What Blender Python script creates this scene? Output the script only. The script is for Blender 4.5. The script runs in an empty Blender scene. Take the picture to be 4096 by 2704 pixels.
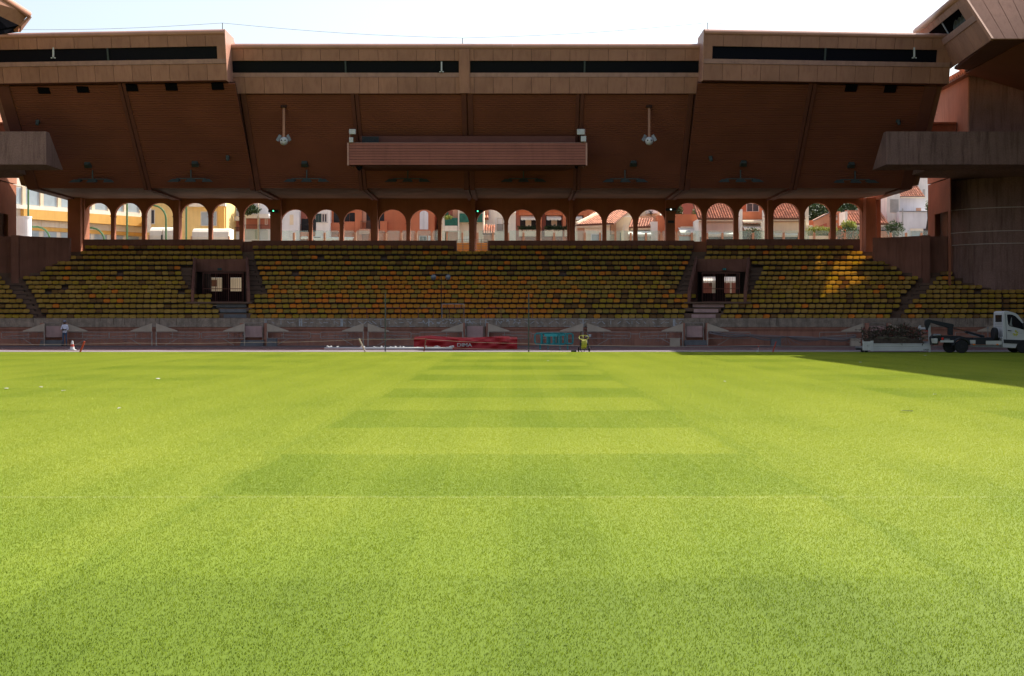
import bpy, math, random
from mathutils import Vector, Matrix, noise
R = random.Random(7)
SC = bpy.context.scene
COL = SC.collection
# ---------------------------------------------------------------- camera, light, exposure
F, CX, HY, H = 5689.0, 2048.0, 1280.0, 1.8      # focal length and horizon of the 4096 px wide photograph
cam_d = bpy.data.cameras.new('camera'); cam = bpy.data.objects.new('camera', cam_d); COL.objects.link(cam)
cam.location = (0, 0, H); cam.rotation_euler = (math.radians(90), 0, 0)
cam_d.sensor_width = 36; cam_d.lens = F / 4096 * 36
cam_d.shift_y = -(1352 - HY) / 4096
cam_d.clip_start = .1; cam_d.clip_end = 3000
SC.camera = cam
SUN_AZ, SUN_EL = 52.0, 42.5                     # azimuth from +Y towards +X
wd = bpy.data.worlds.new('World'); SC.world = wd; wd.use_nodes = True
nt = wd.node_tree; nt.nodes.clear()
sky = nt.nodes.new('ShaderNodeTexSky'); sky.sky_type = 'NISHITA'; sky.sun_disc = False
sky.sun_elevation = math.radians(SUN_EL); sky.sun_rotation = math.radians(SUN_AZ)
sky.air_density = 1.1; sky.dust_density = 3.0; sky.ozone_density = 1.0
bg = nt.nodes.new('ShaderNodeBackground'); bg.inputs[1].default_value = .107
out = nt.nodes.new('ShaderNodeOutputWorld')
hs = nt.nodes.new('ShaderNodeHueSaturation'); hs.inputs['Saturation'].default_value = .72; nt.links.new(sky.outputs[0], hs.inputs['Color']); nt.links.new(hs.outputs[0], bg.inputs[0]); nt.links.new(bg.outputs[0], out.inputs[0])
sd = bpy.data.lights.new('sun', 'SUN'); sd.energy = 4.0; sd.angle = math.radians(.53); sd.color = (1, .94, .84)
sun = bpy.data.objects.new('sun', sd); COL.objects.link(sun)
ce = math.cos(math.radians(SUN_EL))
SUNV = Vector((math.sin(math.radians(SUN_AZ)) * ce, math.cos(math.radians(SUN_AZ)) * ce, math.sin(math.radians(SUN_EL))))
sun.rotation_euler = SUNV.to_track_quat('Z', 'Y').to_euler()
sun.location = (40, 40, 60)
SC.view_settings.view_transform = 'Standard'; SC.view_settings.look = 'None'
SC.view_settings.exposure = 1.15; SC.view_settings.gamma = 1
SC.cycles.max_bounces = 8; SC.cycles.diffuse_bounces = 4; SC.cycles.glossy_bounces = 3
SC.cycles.transparent_max_bounces = 12; SC.cycles.use_denoising = True

# ---------------------------------------------------------------- helpers
def P(x, y, Y): return Vector(((x - CX) / F * Y, Y, H - (y - HY) / F * Y))
def XX(x, Y): return (x - CX) / F * Y
def ZZ(y, Y): return H - (y - HY) / F * Y
LOC = {}
def link(o, parent=None):
    COL.objects.link(o)
    if parent is not None: o.parent = parent
    return o
def tag(o, label=None, cat=None, group=None, kind=None):
    if label: o['label'] = label
    if cat: o['category'] = cat
    if group: o['group'] = group
    if kind: o['kind'] = kind
    return o
def thing(name, label, cat, loc=(0, 0, 0), group=None, rz=0):
    o = bpy.data.objects.new(name, None); o.empty_display_size = .2
    link(o); o.location = loc; o.rotation_euler = (0, 0, rz)
    LOC[o.name] = Vector(loc)
    return tag(o, label, cat, group)
def sub(name, parent):
    o = bpy.data.objects.new(name, None); o.empty_display_size = .1
    link(o, parent); LOC[o.name] = LOC.get(parent.name, Vector()); return o
class MB:
    def __init__(s): s.v = []; s.f = []; s.m = []; s.mi = 0
    def add(s, vs, fs):
        n = len(s.v); s.v += [Vector(v) for v in vs]
        for f in fs: s.f.append([i + n for i in f]); s.m.append(s.mi)
        return s
    def hexa(s, p):   # 8 points: bottom 0-3 ccw, top 4-7
        return s.add(p, [(0, 3, 2, 1), (4, 5, 6, 7), (0, 1, 5, 4), (1, 2, 6, 5), (2, 3, 7, 6), (3, 0, 4, 7)])
    def box(s, x0, x1, y0, y1, z0, z1):
        if x0 > x1: x0, x1 = x1, x0
        if y0 > y1: y0, y1 = y1, y0
        if z0 > z1: z0, z1 = z1, z0
        return s.hexa([(x0, y0, z0), (x1, y0, z0), (x1, y1, z0), (x0, y1, z0), (x0, y0, z1), (x1, y0, z1), (x1, y1, z1), (x0, y1, z1)])
    def prism(s, pts, vec):   # polygon pts extruded by vec
        n = len(pts); vec = Vector(vec); a = [Vector(p) for p in pts]
        fs = [tuple(range(n)), tuple(range(2 * n - 1, n - 1, -1))]
        for i in range(n): j = (i + 1) % n; fs.append((i, i + n, j + n, j))
        return s.add(a + [p + vec for p in a], fs)
    def beam(s, a, b, w, h, up=(0, 0, 1)):
        a = Vector(a); b = Vector(b); d = (b - a).normalized(); up = Vector(up)
        sd_ = d.cross(up)
        if sd_.length < 1e-4: sd_ = d.cross(Vector((0, 1, 0)))
        sd_.normalize(); u = sd_.cross(d).normalized(); sd_ = sd_ * w / 2; u = u * h / 2
        return s.hexa([a - sd_ - u, b - sd_ - u, b + sd_ - u, a + sd_ - u, a - sd_ + u, b - sd_ + u, b + sd_ + u, a + sd_ + u])
    def tube(s, pts, r, n=6, closed=False, r2=None):
        pts = [Vector(p) for p in pts]; m = len(pts); vs = []
        up = None
        for i, p in enumerate(pts):
            a = pts[(i - 1) % m] if (i > 0 or closed) else p
            b = pts[(i + 1) % m] if (i < m - 1 or closed) else p
            d = (b - a).normalized() if (b - a).length > 1e-9 else Vector((0, 0, 1))
            if up is None: up = Vector((0, 0, 1)) if abs(d.z) < .9 else Vector((0, 1, 0))
            e = d.cross(up)
            if e.length < 1e-4: e = d.cross(Vector((1, 0, 0)))
            e.normalize(); g = e.cross(d).normalized(); up = g
            rr = r if r2 is None else r + (r2 - r) * i / (m - 1)
            for k in range(n):
                t = 2 * math.pi * k / n; vs.append(p + e * math.cos(t) * rr + g * math.sin(t) * rr)
        fs = []
        for i in range(m if closed else m - 1):
            for k in range(n):
                a = i * n + k; b = i * n + (k + 1) % n; c = ((i + 1) % m) * n + (k + 1) % n; d = ((i + 1) % m) * n + k
                fs.append((a, b, c, d))
        if not closed: fs += [tuple(range(n - 1, -1, -1)), tuple((m - 1) * n + k for k in range(n))]
        return s.add(vs, fs)
    def lathe(s, c, prof, n=16, axis='z'):   # prof: (radius, height)
        c = Vector(c); vs = []
        for r, h in prof:
            for k in range(n):
                t = 2 * math.pi * k / n
                a, b = r * math.cos(t), r * math.sin(t)
                vs.append(c + (Vector((a, b, h)) if axis == 'z' else Vector((a, h, b)) if axis == 'y' else Vector((h, a, b))))
        fs = []
        for i in range(len(prof) - 1):
            for k in range(n):
                j = (k + 1) % n
                fs.append((i * n + k, i * n + j, (i + 1) * n + j, (i + 1) * n + k))
        fs += [tuple(range(n - 1, -1, -1)), tuple((len(prof) - 1) * n + k for k in range(n))]
        return s.add(vs, fs)
    def ball(s, c, r, n=12, m=7, sz=1):
        return s.lathe(c, [(max(1e-3, r * math.sin(math.pi * i / m)), -r * sz * math.cos(math.pi * i / m)) for i in range(m + 1)], n)
    def mesh(s, name, mats, off=Vector(), smooth=False):
        me = bpy.data.meshes.new(name)
        me.from_pydata([tuple(v - off) for v in s.v], [], s.f)
        for m in (mats if isinstance(mats, (list, tuple)) else [mats]): me.materials.append(m)
        if any(s.m): me.polygons.foreach_set('material_index', s.m)
        if smooth: me.polygons.foreach_set('use_smooth', [True] * len(s.f))
        me.update(); return me
    def build(s, name, mats, parent=None, smooth=False, bevel=0, kind=None, label=None, fixn=True):
        off = LOC.get(parent.name, Vector()) if parent else Vector()
        me = s.mesh(name, mats, off, smooth)
        if fixn: fix_normals(me)
        o = bpy.data.objects.new(name, me); link(o, parent); LOC[o.name] = off
        if bevel:
            b = o.modifiers.new('bevel', 'BEVEL'); b.width = bevel; b.segments = 2; b.limit_method = 'ANGLE'
        if kind: o['kind'] = kind
        if label: o['label'] = label
        return o
import bmesh
def fix_normals(me):
    bm = bmesh.new(); bm.from_mesh(me)
    bmesh.ops.recalc_face_normals(bm, faces=bm.faces); bm.to_mesh(me); bm.free()
def solid(name, label, cat, mb, mats, loc=None, group=None, smooth=False, kind=None, bevel=0):
    """a thing that is one mesh, origin at its base"""
    if loc is None:
        xs = [v.x for v in mb.v]; ys = [v.y for v in mb.v]; zs = [v.z for v in mb.v]
        loc = Vector(((min(xs) + max(xs)) / 2, (min(ys) + max(ys)) / 2, min(zs)))
    loc = Vector(loc); me = mb.mesh(name, mats, loc, smooth); fix_normals(me)
    o = bpy.data.objects.new(name, me); link(o); o.location = loc; LOC[o.name] = loc
    if bevel:
        b = o.modifiers.new('bevel', 'BEVEL'); b.width = bevel; b.segments = 2
    return tag(o, label, cat, group, kind)

# ---------------------------------------------------------------- materials
def mat(name, col, rough=.8, var=.14, scale=1.5, bump=0., bscale=30, rnd=0., spec=.25, metal=0., streak=0., streak_col=None, emit=None, fine=0., thin=0.):
    m = bpy.data.materials.new(name); m.use_nodes = True; t = m.node_tree; N = t.nodes; L = t.links
    b = N['Principled BSDF']; b.inputs['Roughness'].default_value = rough
    b.inputs['Specular IOR Level'].default_value = spec; b.inputs['Metallic'].default_value = metal
    col = tuple(col) + (1,)
    geo = N.new('ShaderNodeNewGeometry'); src = None
    base = N.new('ShaderNodeRGB'); base.outputs[0].default_value = col; src = base.outputs[0]
    def mul(src, fac_out, lo, hi):
        mr = N.new('ShaderNodeMapRange'); mr.inputs[1].default_value = .3; mr.inputs[2].default_value = .7
        mr.inputs[3].default_value = lo; mr.inputs[4].default_value = hi; L.new(fac_out, mr.inputs[0])
        mx = N.new('ShaderNodeVectorMath'); mx.operation = 'SCALE'; L.new(src, mx.inputs[0]); L.new(mr.outputs[0], mx.inputs[3])
        return mx.outputs[0]
    if var:
        n1 = N.new('ShaderNodeTexNoise'); n1.inputs['Scale'].default_value = scale; n1.inputs['Detail'].default_value = 5
        L.new(geo.outputs['Position'], n1.inputs['Vector']); src = mul(src, n1.outputs[0], 1 - var, 1 + var)
    if fine:
        n3 = N.new('ShaderNodeTexNoise'); n3.inputs['Scale'].default_value = 14; n3.inputs['Detail'].default_value = 4
        L.new(geo.outputs['Position'], n3.inputs['Vector']); src = mul(src, n3.outputs[0], 1 - fine, 1 + fine)
    if streak:
        mp = N.new('ShaderNodeMapping'); mp.inputs['Scale'].default_value = (2.6, 2.6, .22); L.new(geo.outputs['Position'], mp.inputs[0])
        n2 = N.new('ShaderNodeTexNoise'); n2.inputs['Scale'].default_value = 1.4; n2.inputs['Detail'].default_value = 6; n2.inputs['Roughness'].default_value = .65
        L.new(mp.outputs[0], n2.inputs['Vector'])
        mr = N.new('ShaderNodeMapRange'); mr.inputs[1].default_value = .48; mr.inputs[2].default_value = .75; mr.inputs[3].default_value = 0; mr.inputs[4].default_value = streak
        L.new(n2.outputs[0], mr.inputs[0])
        mx = N.new('ShaderNodeMix'); mx.data_type = 'RGBA'; L.new(mr.outputs[0], mx.inputs[0]); L.new(src, mx.inputs[6])
        mx.inputs[7].default_value = tuple(streak_col or (col[0] * .35, col[1] * .33, col[2] * .33)) + (1,); src = mx.outputs[2]
    if rnd:
        oi = N.new('ShaderNodeObjectInfo')
        mr = N.new('ShaderNodeMapRange'); mr.inputs[3].default_value = 1 - rnd; mr.inputs[4].default_value = 1 + rnd
        L.new(oi.outputs['Random'], mr.inputs[0])
        mx = N.new('ShaderNodeVectorMath'); mx.operation = 'SCALE'; L.new(src, mx.inputs[0]); L.new(mr.outputs[0], mx.inputs[3]); src = mx.outputs[0]
    L.new(src, b.inputs['Base Color'])
    if thin:
        tl = N.new('ShaderNodeBsdfTranslucent'); L.new(src, tl.inputs[0]); ms = N.new('ShaderNodeMixShader'); ms.inputs[0].default_value = thin
        L.new(b.outputs[0], ms.inputs[1]); L.new(tl.outputs[0], ms.inputs[2]); L.new(ms.outputs[0], N['Material Output'].inputs[0])
    if bump:
        nb = N.new('ShaderNodeTexNoise'); nb.inputs['Scale'].default_value = bscale; nb.inputs['Detail'].default_value = 4
        L.new(geo.outputs['Position'], nb.inputs['Vector'])
        bp = N.new('ShaderNodeBump'); bp.inputs['Strength'].default_value = bump; bp.inputs['Distance'].default_value = .03
        L.new(nb.outputs[0], bp.inputs['Height']); L.new(bp.outputs[0], b.inputs['Normal'])
    if emit:
        b.inputs['Emission Color'].default_value = tuple(emit[0]) + (1,); b.inputs['Emission Strength'].default_value = emit[1]
    return m
M = {}
M['fascia'] = mat('fascia_render', (.325, .158, .102), .75, .12, .5, .15, 20, rnd=.07, streak=.6, streak_col=(.2, .085, .055))
M['fascia_rim'] = mat('fascia_rim', (.40, .20, .14), .45, .08, .6, 0, rnd=.05, spec=.4)
M['fascia_strip'] = mat('sill_strip', (.34, .19, .15), .6, .12, 2, 0, streak=.4)
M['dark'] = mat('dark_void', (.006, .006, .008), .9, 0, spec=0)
M['lampgrey'] = mat('lamp_casing', (.045, .055, .052), .6, .1, 3)
M['darkpane'] = mat('dark_pane', (.008, .008, .012), .25, 0, spec=.03)
M['cabglass'] = mat('cab_glass', (.01, .011, .014), .1, 0, spec=.3)
M['slat'] = mat('soffit_slat', (.185, .06, .034), .7, .12, .35, 0, rnd=.04)
M['slat_back'] = mat('soffit_gap', (.035, .013, .009), .9, 0)
M['gplank'] = mat('gantry_plank', (.27, .095, .065), .7, .1, .6, rnd=.05, streak=.2)
M['rib'] = mat('soffit_rib', (.13, .045, .03), .7, .1, 1)
M['ceil'] = mat('ceiling_board', (.155, .075, .045), .75, .25, .35, 0, streak=.2)
M['arcade'] = mat('arcade_render', (.29, .105, .055), .85, .12, .8, .2, 25, streak=.25)
M['parapet'] = mat('parapet_render', (.185, .08, .055), .85, .16, .8, .3, 22, streak=.5)
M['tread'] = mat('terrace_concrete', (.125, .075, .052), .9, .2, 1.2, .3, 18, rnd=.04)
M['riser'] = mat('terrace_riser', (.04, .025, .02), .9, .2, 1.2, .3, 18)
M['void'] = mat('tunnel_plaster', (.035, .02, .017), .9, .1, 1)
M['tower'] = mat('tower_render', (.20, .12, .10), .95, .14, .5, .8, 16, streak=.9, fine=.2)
M['tower_side'] = mat('tower_render_lit', (.42, .2, .13), .95, .12, .5, .5, 16, streak=.35)  # tower render made paler: daylight on the side put into its colour
M['groove'] = mat('joint_metal', (.4, .34, .3), .5, .1)
M['frontwall'] = mat('front_wall_render', (.35, .162, .112), .9, .16, 1.2, .4, 18, streak=.45)
M['greyband'] = mat('weathered_band', (.255, .20, .155), .9, .3, 2.2, .5, 16, streak=.75, streak_col=(.12, .10, .08), fine=.2)
M['marks'] = mat('adhesive_residue', (.36, .37, .38), .8, .25, 5)
M['wing'] = mat('beige_board', (.43, .35, .27), .75, .1, 1.5, streak=.15)
M['tube'] = mat('galvanised_tube', (.30, .255, .22), .5, .2, 4, metal=.3)
M['pink'] = mat('pink_board', (.43, .275, .25), .8, .12, 2, .1, 10, streak=.25)
M['greystep'] = mat('grey_steps', (.13, .13, .135), .9, .15, 3)
M['wire'] = mat('wire', (.22, .19, .19), .6, .1)
M['apron'] = mat('apron_concrete', (.105, .094, .098), .95, .2, .7, .3, 12, fine=.12)
M['basewall'] = mat('orange_parapet', (.62, .26, .07), .9, .1, 1.5, .2, 14)
M['track'] = mat('running_track', (.085, .018, .018), .95, .15, .5, .4, 40, fine=.1)
M['asphalt'] = mat('track_surround', (.20, .165, .175), .95, .15, .5, .3, 30, fine=.1)
M['white'] = mat('white_paint', (.46, .46, .46), .45, .06, 2)
M['whitedull'] = mat('white_dull', (.5, .5, .49), .7, .12, 3)
M['red'] = mat('red_tarpaulin', (.33, .016, .02), .5, .12, 2, .3, 5)
M['redpaint'] = mat('red_paint', (.38, .05, .03), .6, .1)
M['rust'] = mat('rusty_steel', (.2, .08, .06), .8, .3, 10)
M['pole'] = mat('dark_pole', (.05, .06, .06), .5, .2, 5)
M['teal'] = mat('teal_steel', (.02, .21, .22), .5, .1, 4)
M['tealboard'] = mat('teal_plate', (.04, .33, .34), .5, .08, 4)
M['yellowhose'] = mat('yellow_hose', (.42, .40, .06), .45, .08, 6)
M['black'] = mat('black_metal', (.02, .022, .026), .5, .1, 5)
M['rubber'] = mat('rubber', (.018, .018, .02), .8, .1, 8)
M['grey'] = mat('grey_metal', (.2, .21, .22), .5, .15, 3, metal=.4)
M['ltgrey'] = mat('light_grey', (.45, .45, .43), .6, .1, 3)
M['chrome'] = mat('chrome_rod', (.6, .6, .6), .2, 0, metal=1)
M['orange_lens'] = mat('orange_reflector', (.8, .2, .02), .3, 0)
M['redlens'] = mat('red_lens', (.7, .02, .01), .3, 0)
M['deck'] = mat('concourse_paving', (.4, .36, .32), .9, .12, 1)
M['street'] = mat('street_asphalt', (.3, .29, .28), .95, .12, 1)
M['glow_green'] = mat('green_lamp', (.02, .3, .12), .4, 0, emit=((.1, 1, .45), 1.2))
M['glow_white'] = mat('white_lamp', (.6, .6, .6), .4, 0, emit=((.8, 1, 1), 1.0))
def hmat(n, c, **k): 
    a = dict(rough=.9, var=.08, scale=.8, bump=.25, bscale=14, streak=.18); a.update(k); return mat(n, c, **a)
M['cream'] = hmat('cream_render', (.80, .68, .50)); M['cream2'] = hmat('pale_panel', (.86, .78, .64), rnd=.03)
M['offwhite'] = hmat('white_render', (.83, .80, .74)); M['bluewhite'] = hmat('cool_white_render', (.76, .76, .78))
M['yellow'] = hmat('yellow_render', (.82, .58, .24)); M['ochre'] = hmat('ochre_band', (.82, .47, .13)); M['orangeh'] = hmat('orange_render', (.58, .2, .10))
M['redh'] = hmat('red_render', (.42, .155, .11)); M['salmon'] = hmat('salmon_render', (.58, .33, .22)); M['pinkh'] = hmat('pink_render', (.60, .45, .38))
M['tile'] = mat('roof_tile', (.58, .27, .17), .85, .3, 5, rnd=.28, streak=0); M['tiledark'] = mat('tile_bed', (.16, .07, .05), .9, .1)
M['shutter_g'] = mat('green_shutter', (.03, .055, .05), .6, .1); M['awn'] = mat('awning_cloth', (.78, .75, .66), .8, .06, 2)
M['glassdark'] = mat('house_glass', (.05, .06, .075), .1, .1, spec=.6); M['glassblue'] = mat('house_glass_pale', (.36, .43, .47), .15, .1, spec=.6)
M['frame'] = mat('window_frame', (.62, .58, .52), .6, .05); M['green_cloth'] = mat('green_screen', (.04, .17, .12), .8, .25, 3)
M['greenpole'] = mat('green_lamp_post', (.10, .22, .10), .5, .1); M['wood'] = mat('brown_wood', (.20, .09, .05), .7, .15, 4)
M['soil'] = mat('soil', (.10, .085, .05), .95, .2)
M['skin'] = mat('skin', (.16, .09, .06), .6, .05); M['shirt'] = mat('white_shirt', (.66, .66, .76), .9, .08, 8); M['jeans'] = mat('blue_jeans', (.06, .09, .15), .9, .15, 12)
M['cap'] = mat('grey_cap', (.22, .22, .27), .9, .05)
def leafmat(name, col, tr=.25):
    m = mat(name, col, .6, .35, 3.0, spec=.3, fine=.25); t = m.node_tree
    b = t.nodes['Principled BSDF']; o = t.nodes['Material Output']
    tl = t.nodes.new('ShaderNodeBsdfTranslucent'); tl.inputs[0].default_value = (col[0] * 1.3, col[1] * 1.3, col[2], 1)
    ms = t.nodes.new('ShaderNodeMixShader'); ms.inputs[0].default_value = tr
    t.links.new(b.outputs[0], ms.inputs[1]); t.links.new(tl.outputs[0], ms.inputs[2]); t.links.new(ms.outputs[0], o.inputs[0]); return m
M['leaf'] = leafmat('leaf_dark', (.035, .06, .022)); M['leaf2'] = leafmat('leaf_mid', (.07, .11, .03)); M['leafy'] = leafmat('leaf_yellow', (.25, .28, .06))
M['twig'] = mat('dry_twig', (.055, .04, .03), .9, .3, 8); M['dryleaf'] = leafmat('dry_leaf', (.12, .11, .07)); M['heapleaf'] = leafmat('heap_leaf', (.045, .042, .024)); M['redleaf'] = leafmat('red_leaf', (.16, .03, .03))
def glass_mat():
    m = bpy.data.materials.new('windbreak_glass'); m.use_nodes = True; t = m.node_tree; t.nodes.clear()
    o = t.nodes.new('ShaderNodeOutputMaterial'); tr = t.nodes.new('ShaderNodeBsdfTransparent'); tr.inputs[0].default_value = (.86, .92, .89, 1)
    df = t.nodes.new('ShaderNodeBsdfDiffuse'); df.inputs[0].default_value = (.62, .66, .62, 1)
    tl = t.nodes.new('ShaderNodeBsdfTranslucent'); tl.inputs[0].default_value = (.8, .84, .8, 1)
    gl = t.nodes.new('ShaderNodeBsdfGlossy'); gl.inputs['Roughness'].default_value = .05
    a = t.nodes.new('ShaderNodeMixShader'); a.inputs[0].default_value = .5
    b = t.nodes.new('ShaderNodeMixShader'); b.inputs[0].default_value = .055
    c = t.nodes.new('ShaderNodeMixShader'); c.inputs[0].default_value = .03
    t.links.new(df.outputs[0], a.inputs[1]); t.links.new(tl.outputs[0], a.inputs[2])
    t.links.new(tr.outputs[0], b.inputs[1]); t.links.new(a.outputs[0], b.inputs[2])
    t.links.new(b.outputs[0], c.inputs[1]); t.links.new(gl.outputs[0], c.inputs[2]); t.links.new(c.outputs[0], o.inputs[0]); return m
M['glass'] = glass_mat()

# grass colour: mowing pattern in world space (light off leaning blades put into the tint), drifting patches, blade scale noise
def grass_mat(name, blade):
    m = bpy.data.materials.new(name); m.use_nodes = True; t = m.node_tree; N = t.nodes; L = t.links; N.clear()
    def math_(op, a, b=None, c=None):
        n = N.new('ShaderNodeMath'); n.operation = op
        for i, v in enumerate((a, b, c)):
            if v is None: continue
            if isinstance(v, (int, float)): n.inputs[i].default_value = v
            else: L.new(v, n.inputs[i])
        return n.outputs[0]
    o = N.new('ShaderNodeOutputMaterial'); g = N.new('ShaderNodeNewGeometry'); sp = N.new('ShaderNodeSeparateXYZ')
    wob = N.new('ShaderNodeTexNoise'); wob.inputs['Scale'].default_value = .5; L.new(g.outputs['Position'], wob.inputs['Vector'])
    L.new(g.outputs['Position'], sp.inputs[0])
    wv = math_('MULTIPLY', math_('SUBTRACT', wob.outputs[0], .5), .6)
    X = math_('ADD', sp.outputs[0], wv); Y = math_('ADD', sp.outputs[1], wv)
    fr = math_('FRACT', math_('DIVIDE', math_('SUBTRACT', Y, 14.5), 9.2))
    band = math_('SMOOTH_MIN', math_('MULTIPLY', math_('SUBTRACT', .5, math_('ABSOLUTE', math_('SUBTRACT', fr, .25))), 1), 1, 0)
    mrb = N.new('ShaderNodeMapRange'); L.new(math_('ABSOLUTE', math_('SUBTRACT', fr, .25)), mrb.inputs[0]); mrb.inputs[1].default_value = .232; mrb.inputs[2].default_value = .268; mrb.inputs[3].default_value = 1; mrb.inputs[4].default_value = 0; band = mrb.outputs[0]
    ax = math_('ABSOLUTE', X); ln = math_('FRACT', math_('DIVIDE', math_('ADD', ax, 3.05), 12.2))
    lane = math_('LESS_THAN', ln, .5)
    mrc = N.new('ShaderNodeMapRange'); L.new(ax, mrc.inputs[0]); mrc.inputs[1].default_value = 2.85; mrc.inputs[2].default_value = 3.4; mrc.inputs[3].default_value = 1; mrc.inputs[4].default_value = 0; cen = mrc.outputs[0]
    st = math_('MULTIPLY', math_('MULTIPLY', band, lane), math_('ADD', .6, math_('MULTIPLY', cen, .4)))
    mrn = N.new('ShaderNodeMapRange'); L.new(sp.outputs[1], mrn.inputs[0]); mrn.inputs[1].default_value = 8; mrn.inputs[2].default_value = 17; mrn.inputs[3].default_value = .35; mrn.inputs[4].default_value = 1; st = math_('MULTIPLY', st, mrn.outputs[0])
    edge = math_('LESS_THAN', math_('ABSOLUTE', math_('SUBTRACT', ax, 3.15)), .12)
    fine_l = math_('FRACT', math_('DIVIDE', sp.outputs[0], 1.53)); fine_l = math_('MULTIPLY', math_('LESS_THAN', fine_l, .5), .10)
    mp = N.new('ShaderNodeMapping'); mp.inputs['Scale'].default_value = (.35, .12, 1); L.new(g.outputs['Position'], mp.inputs[0])
    n1 = N.new('ShaderNodeTexNoise'); n1.inputs['Scale'].default_value = 1.0; n1.inputs['Detail'].default_value = 6; L.new(mp.outputs[0], n1.inputs['Vector'])
    n2 = N.new('ShaderNodeTexNoise'); n2.inputs['Scale'].default_value = 13 ; n2.inputs['Detail'].default_value = 6; n2.inputs['Roughness'].default_value = .7; L.new(g.outputs['Position'], n2.inputs['Vector'])
    n3 = N.new('ShaderNodeTexNoise'); n3.inputs['Scale'].default_value = 90; n3.inputs['Detail'].default_value = 2; L.new(g.outputs['Position'], n3.inputs['Vector'])
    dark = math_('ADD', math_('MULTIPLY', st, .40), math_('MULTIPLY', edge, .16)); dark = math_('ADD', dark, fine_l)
    dark = math_('ADD', dark, math_('MULTIPLY', math_('SUBTRACT', n1.outputs[0], .5), 1.2))
    dark = math_('ADD', dark, math_('MULTIPLY', math_('SUBTRACT', n2.outputs[0], .5), .3))
    dark = math_('ADD', dark, math_('MULTIPLY', math_('SUBTRACT', n3.outputs[0], .5), 0.25 if blade else .3))
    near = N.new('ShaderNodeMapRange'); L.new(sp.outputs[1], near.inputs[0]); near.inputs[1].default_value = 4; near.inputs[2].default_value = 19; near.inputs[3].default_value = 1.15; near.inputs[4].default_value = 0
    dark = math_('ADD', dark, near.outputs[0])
    cr = N.new('ShaderNodeValToRGB'); L.new(math_('ADD', math_('MULTIPLY', dark, .55), .3), cr.inputs[0])
    e = cr.color_ramp.elements
    e[0].position = 0; e[0].color = GC[0]; e[1].position = 1; e[1].color = GC[3]
    x = e.new(.35); x.color = GC[1]; x = e.new(.65); x.color = GC[2]
    lnm = math_('MULTIPLY', math_('LESS_THAN', math_('ABSOLUTE', math_('SUBTRACT', sp.outputs[1], 14.45)), .05), math_('GREATER_THAN', n2.outputs[0], .47))
    mx = N.new('ShaderNodeMix'); mx.data_type = 'RGBA'; L.new(math_('MULTIPLY', lnm, .16), mx.inputs[0]); L.new(cr.outputs[0], mx.inputs[6]); mx.inputs[7].default_value = (.5, .5, .35, 1)
    colr = mx.outputs[2]
    df = N.new('ShaderNodeBsdfPrincipled'); df.inputs['Roughness'].default_value = .55; df.inputs['Specular IOR Level'].default_value = .25 if blade else .05
    L.new(colr, df.inputs['Base Color'])
    if blade:
        sc_ = N.new('ShaderNodeVectorMath'); sc_.operation = 'MULTIPLY'; sc_.inputs[1].default_value = (1.35, 1.3, .8); L.new(colr, sc_.inputs[0])
        tl = N.new('ShaderNodeBsdfTranslucent'); L.new(sc_.outputs[0], tl.inputs[0])
        ms = N.new('ShaderNodeMixShader'); ms.inputs[0].default_value = .5; L.new(df.outputs[0], ms.inputs[1]); L.new(tl.outputs[0], ms.inputs[2]); L.new(ms.outputs[0], o.inputs[0])
    else: L.new(df.outputs[0], o.inputs[0])
    return m
GC = [(.282, .318, .050, 1), (.228, .276, .038, 1), (.163, .222, .025, 1), (.094, .142, .014, 1)]
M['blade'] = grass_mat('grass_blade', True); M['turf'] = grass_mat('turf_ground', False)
# ---------------------------------------------------------------- ground
def sheet(name, x0, x1, y0, y1, z, m, label):
    b = MB(); b.add([(x0, y0, z), (x1, y0, z), (x1, y1, z), (x0, y1, z)], [(0, 1, 2, 3)])
    o = b.build(name, m, fixn=False); return tag(o, label, None, None, 'structure')
sheet('ground', -900, 900, -600, 1500, -.06, M['soil'], 'earth under and around the stadium')
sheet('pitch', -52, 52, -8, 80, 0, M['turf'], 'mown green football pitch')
b = MB(); b.box(-60, 60, 80.0, 85.5, -.05, -.006); tag(b.build('track_edge', M['asphalt']), 'grey strip between grass and running track', None, None, 'structure')
b = MB(); b.box(-60, 60, 85.502, 95.7, -.05, -.004); tag(b.build('running_track', M['track']), 'dark red running track', None, None, 'structure')
b = MB(); b.box(-60, 60, 95.702, 103, -.05, -.002); tag(b.build('pavement', M['apron']), 'grey concrete apron below the stand', None, None, 'structure')
# lane lines of the track
b = MB()
for y in (85.56, 86.8, 88.05, 89.3, 90.55, 91.8, 93.05, 94.3): b.box(-60, 60, y, y + .05, -.003, .0005)
tag(b.build('track_markings', M['ltgrey']), 'faint lane lines on the running track', None, None, 'structure')
# grass blades: one metre square of blades repeated over the pitch by geometry nodes
b = MB(); rg = random.Random(3)
for i in range(4200):
    x = rg.random() - .5; y = rg.random() - .5; a = rg.random() * 6.283; h = .008 + rg.random() * .007; w = .0016 + rg.random() * .0010
    lx, ly = rg.gauss(0, .006), rg.gauss(0, .006)
    dx, dy = math.cos(a) * w, math.sin(a) * w
    mx_, my_ = x + lx * .4, y + ly * .4
    b.add([(x - dx, y - dy, -.003), (x + dx, y + dy, -.003), (mx_ + dx * .8, my_ + dy * .8, h * .6), (mx_ - dx * .8, my_ - dy * .8, h * .6), (x + lx, y + ly, h)],
          [(0, 1, 2, 3), (3, 2, 4)])
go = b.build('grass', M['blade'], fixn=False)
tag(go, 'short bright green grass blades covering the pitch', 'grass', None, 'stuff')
gn = bpy.data.node_groups.new('grass_spread', 'GeometryNodeTree')
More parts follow.
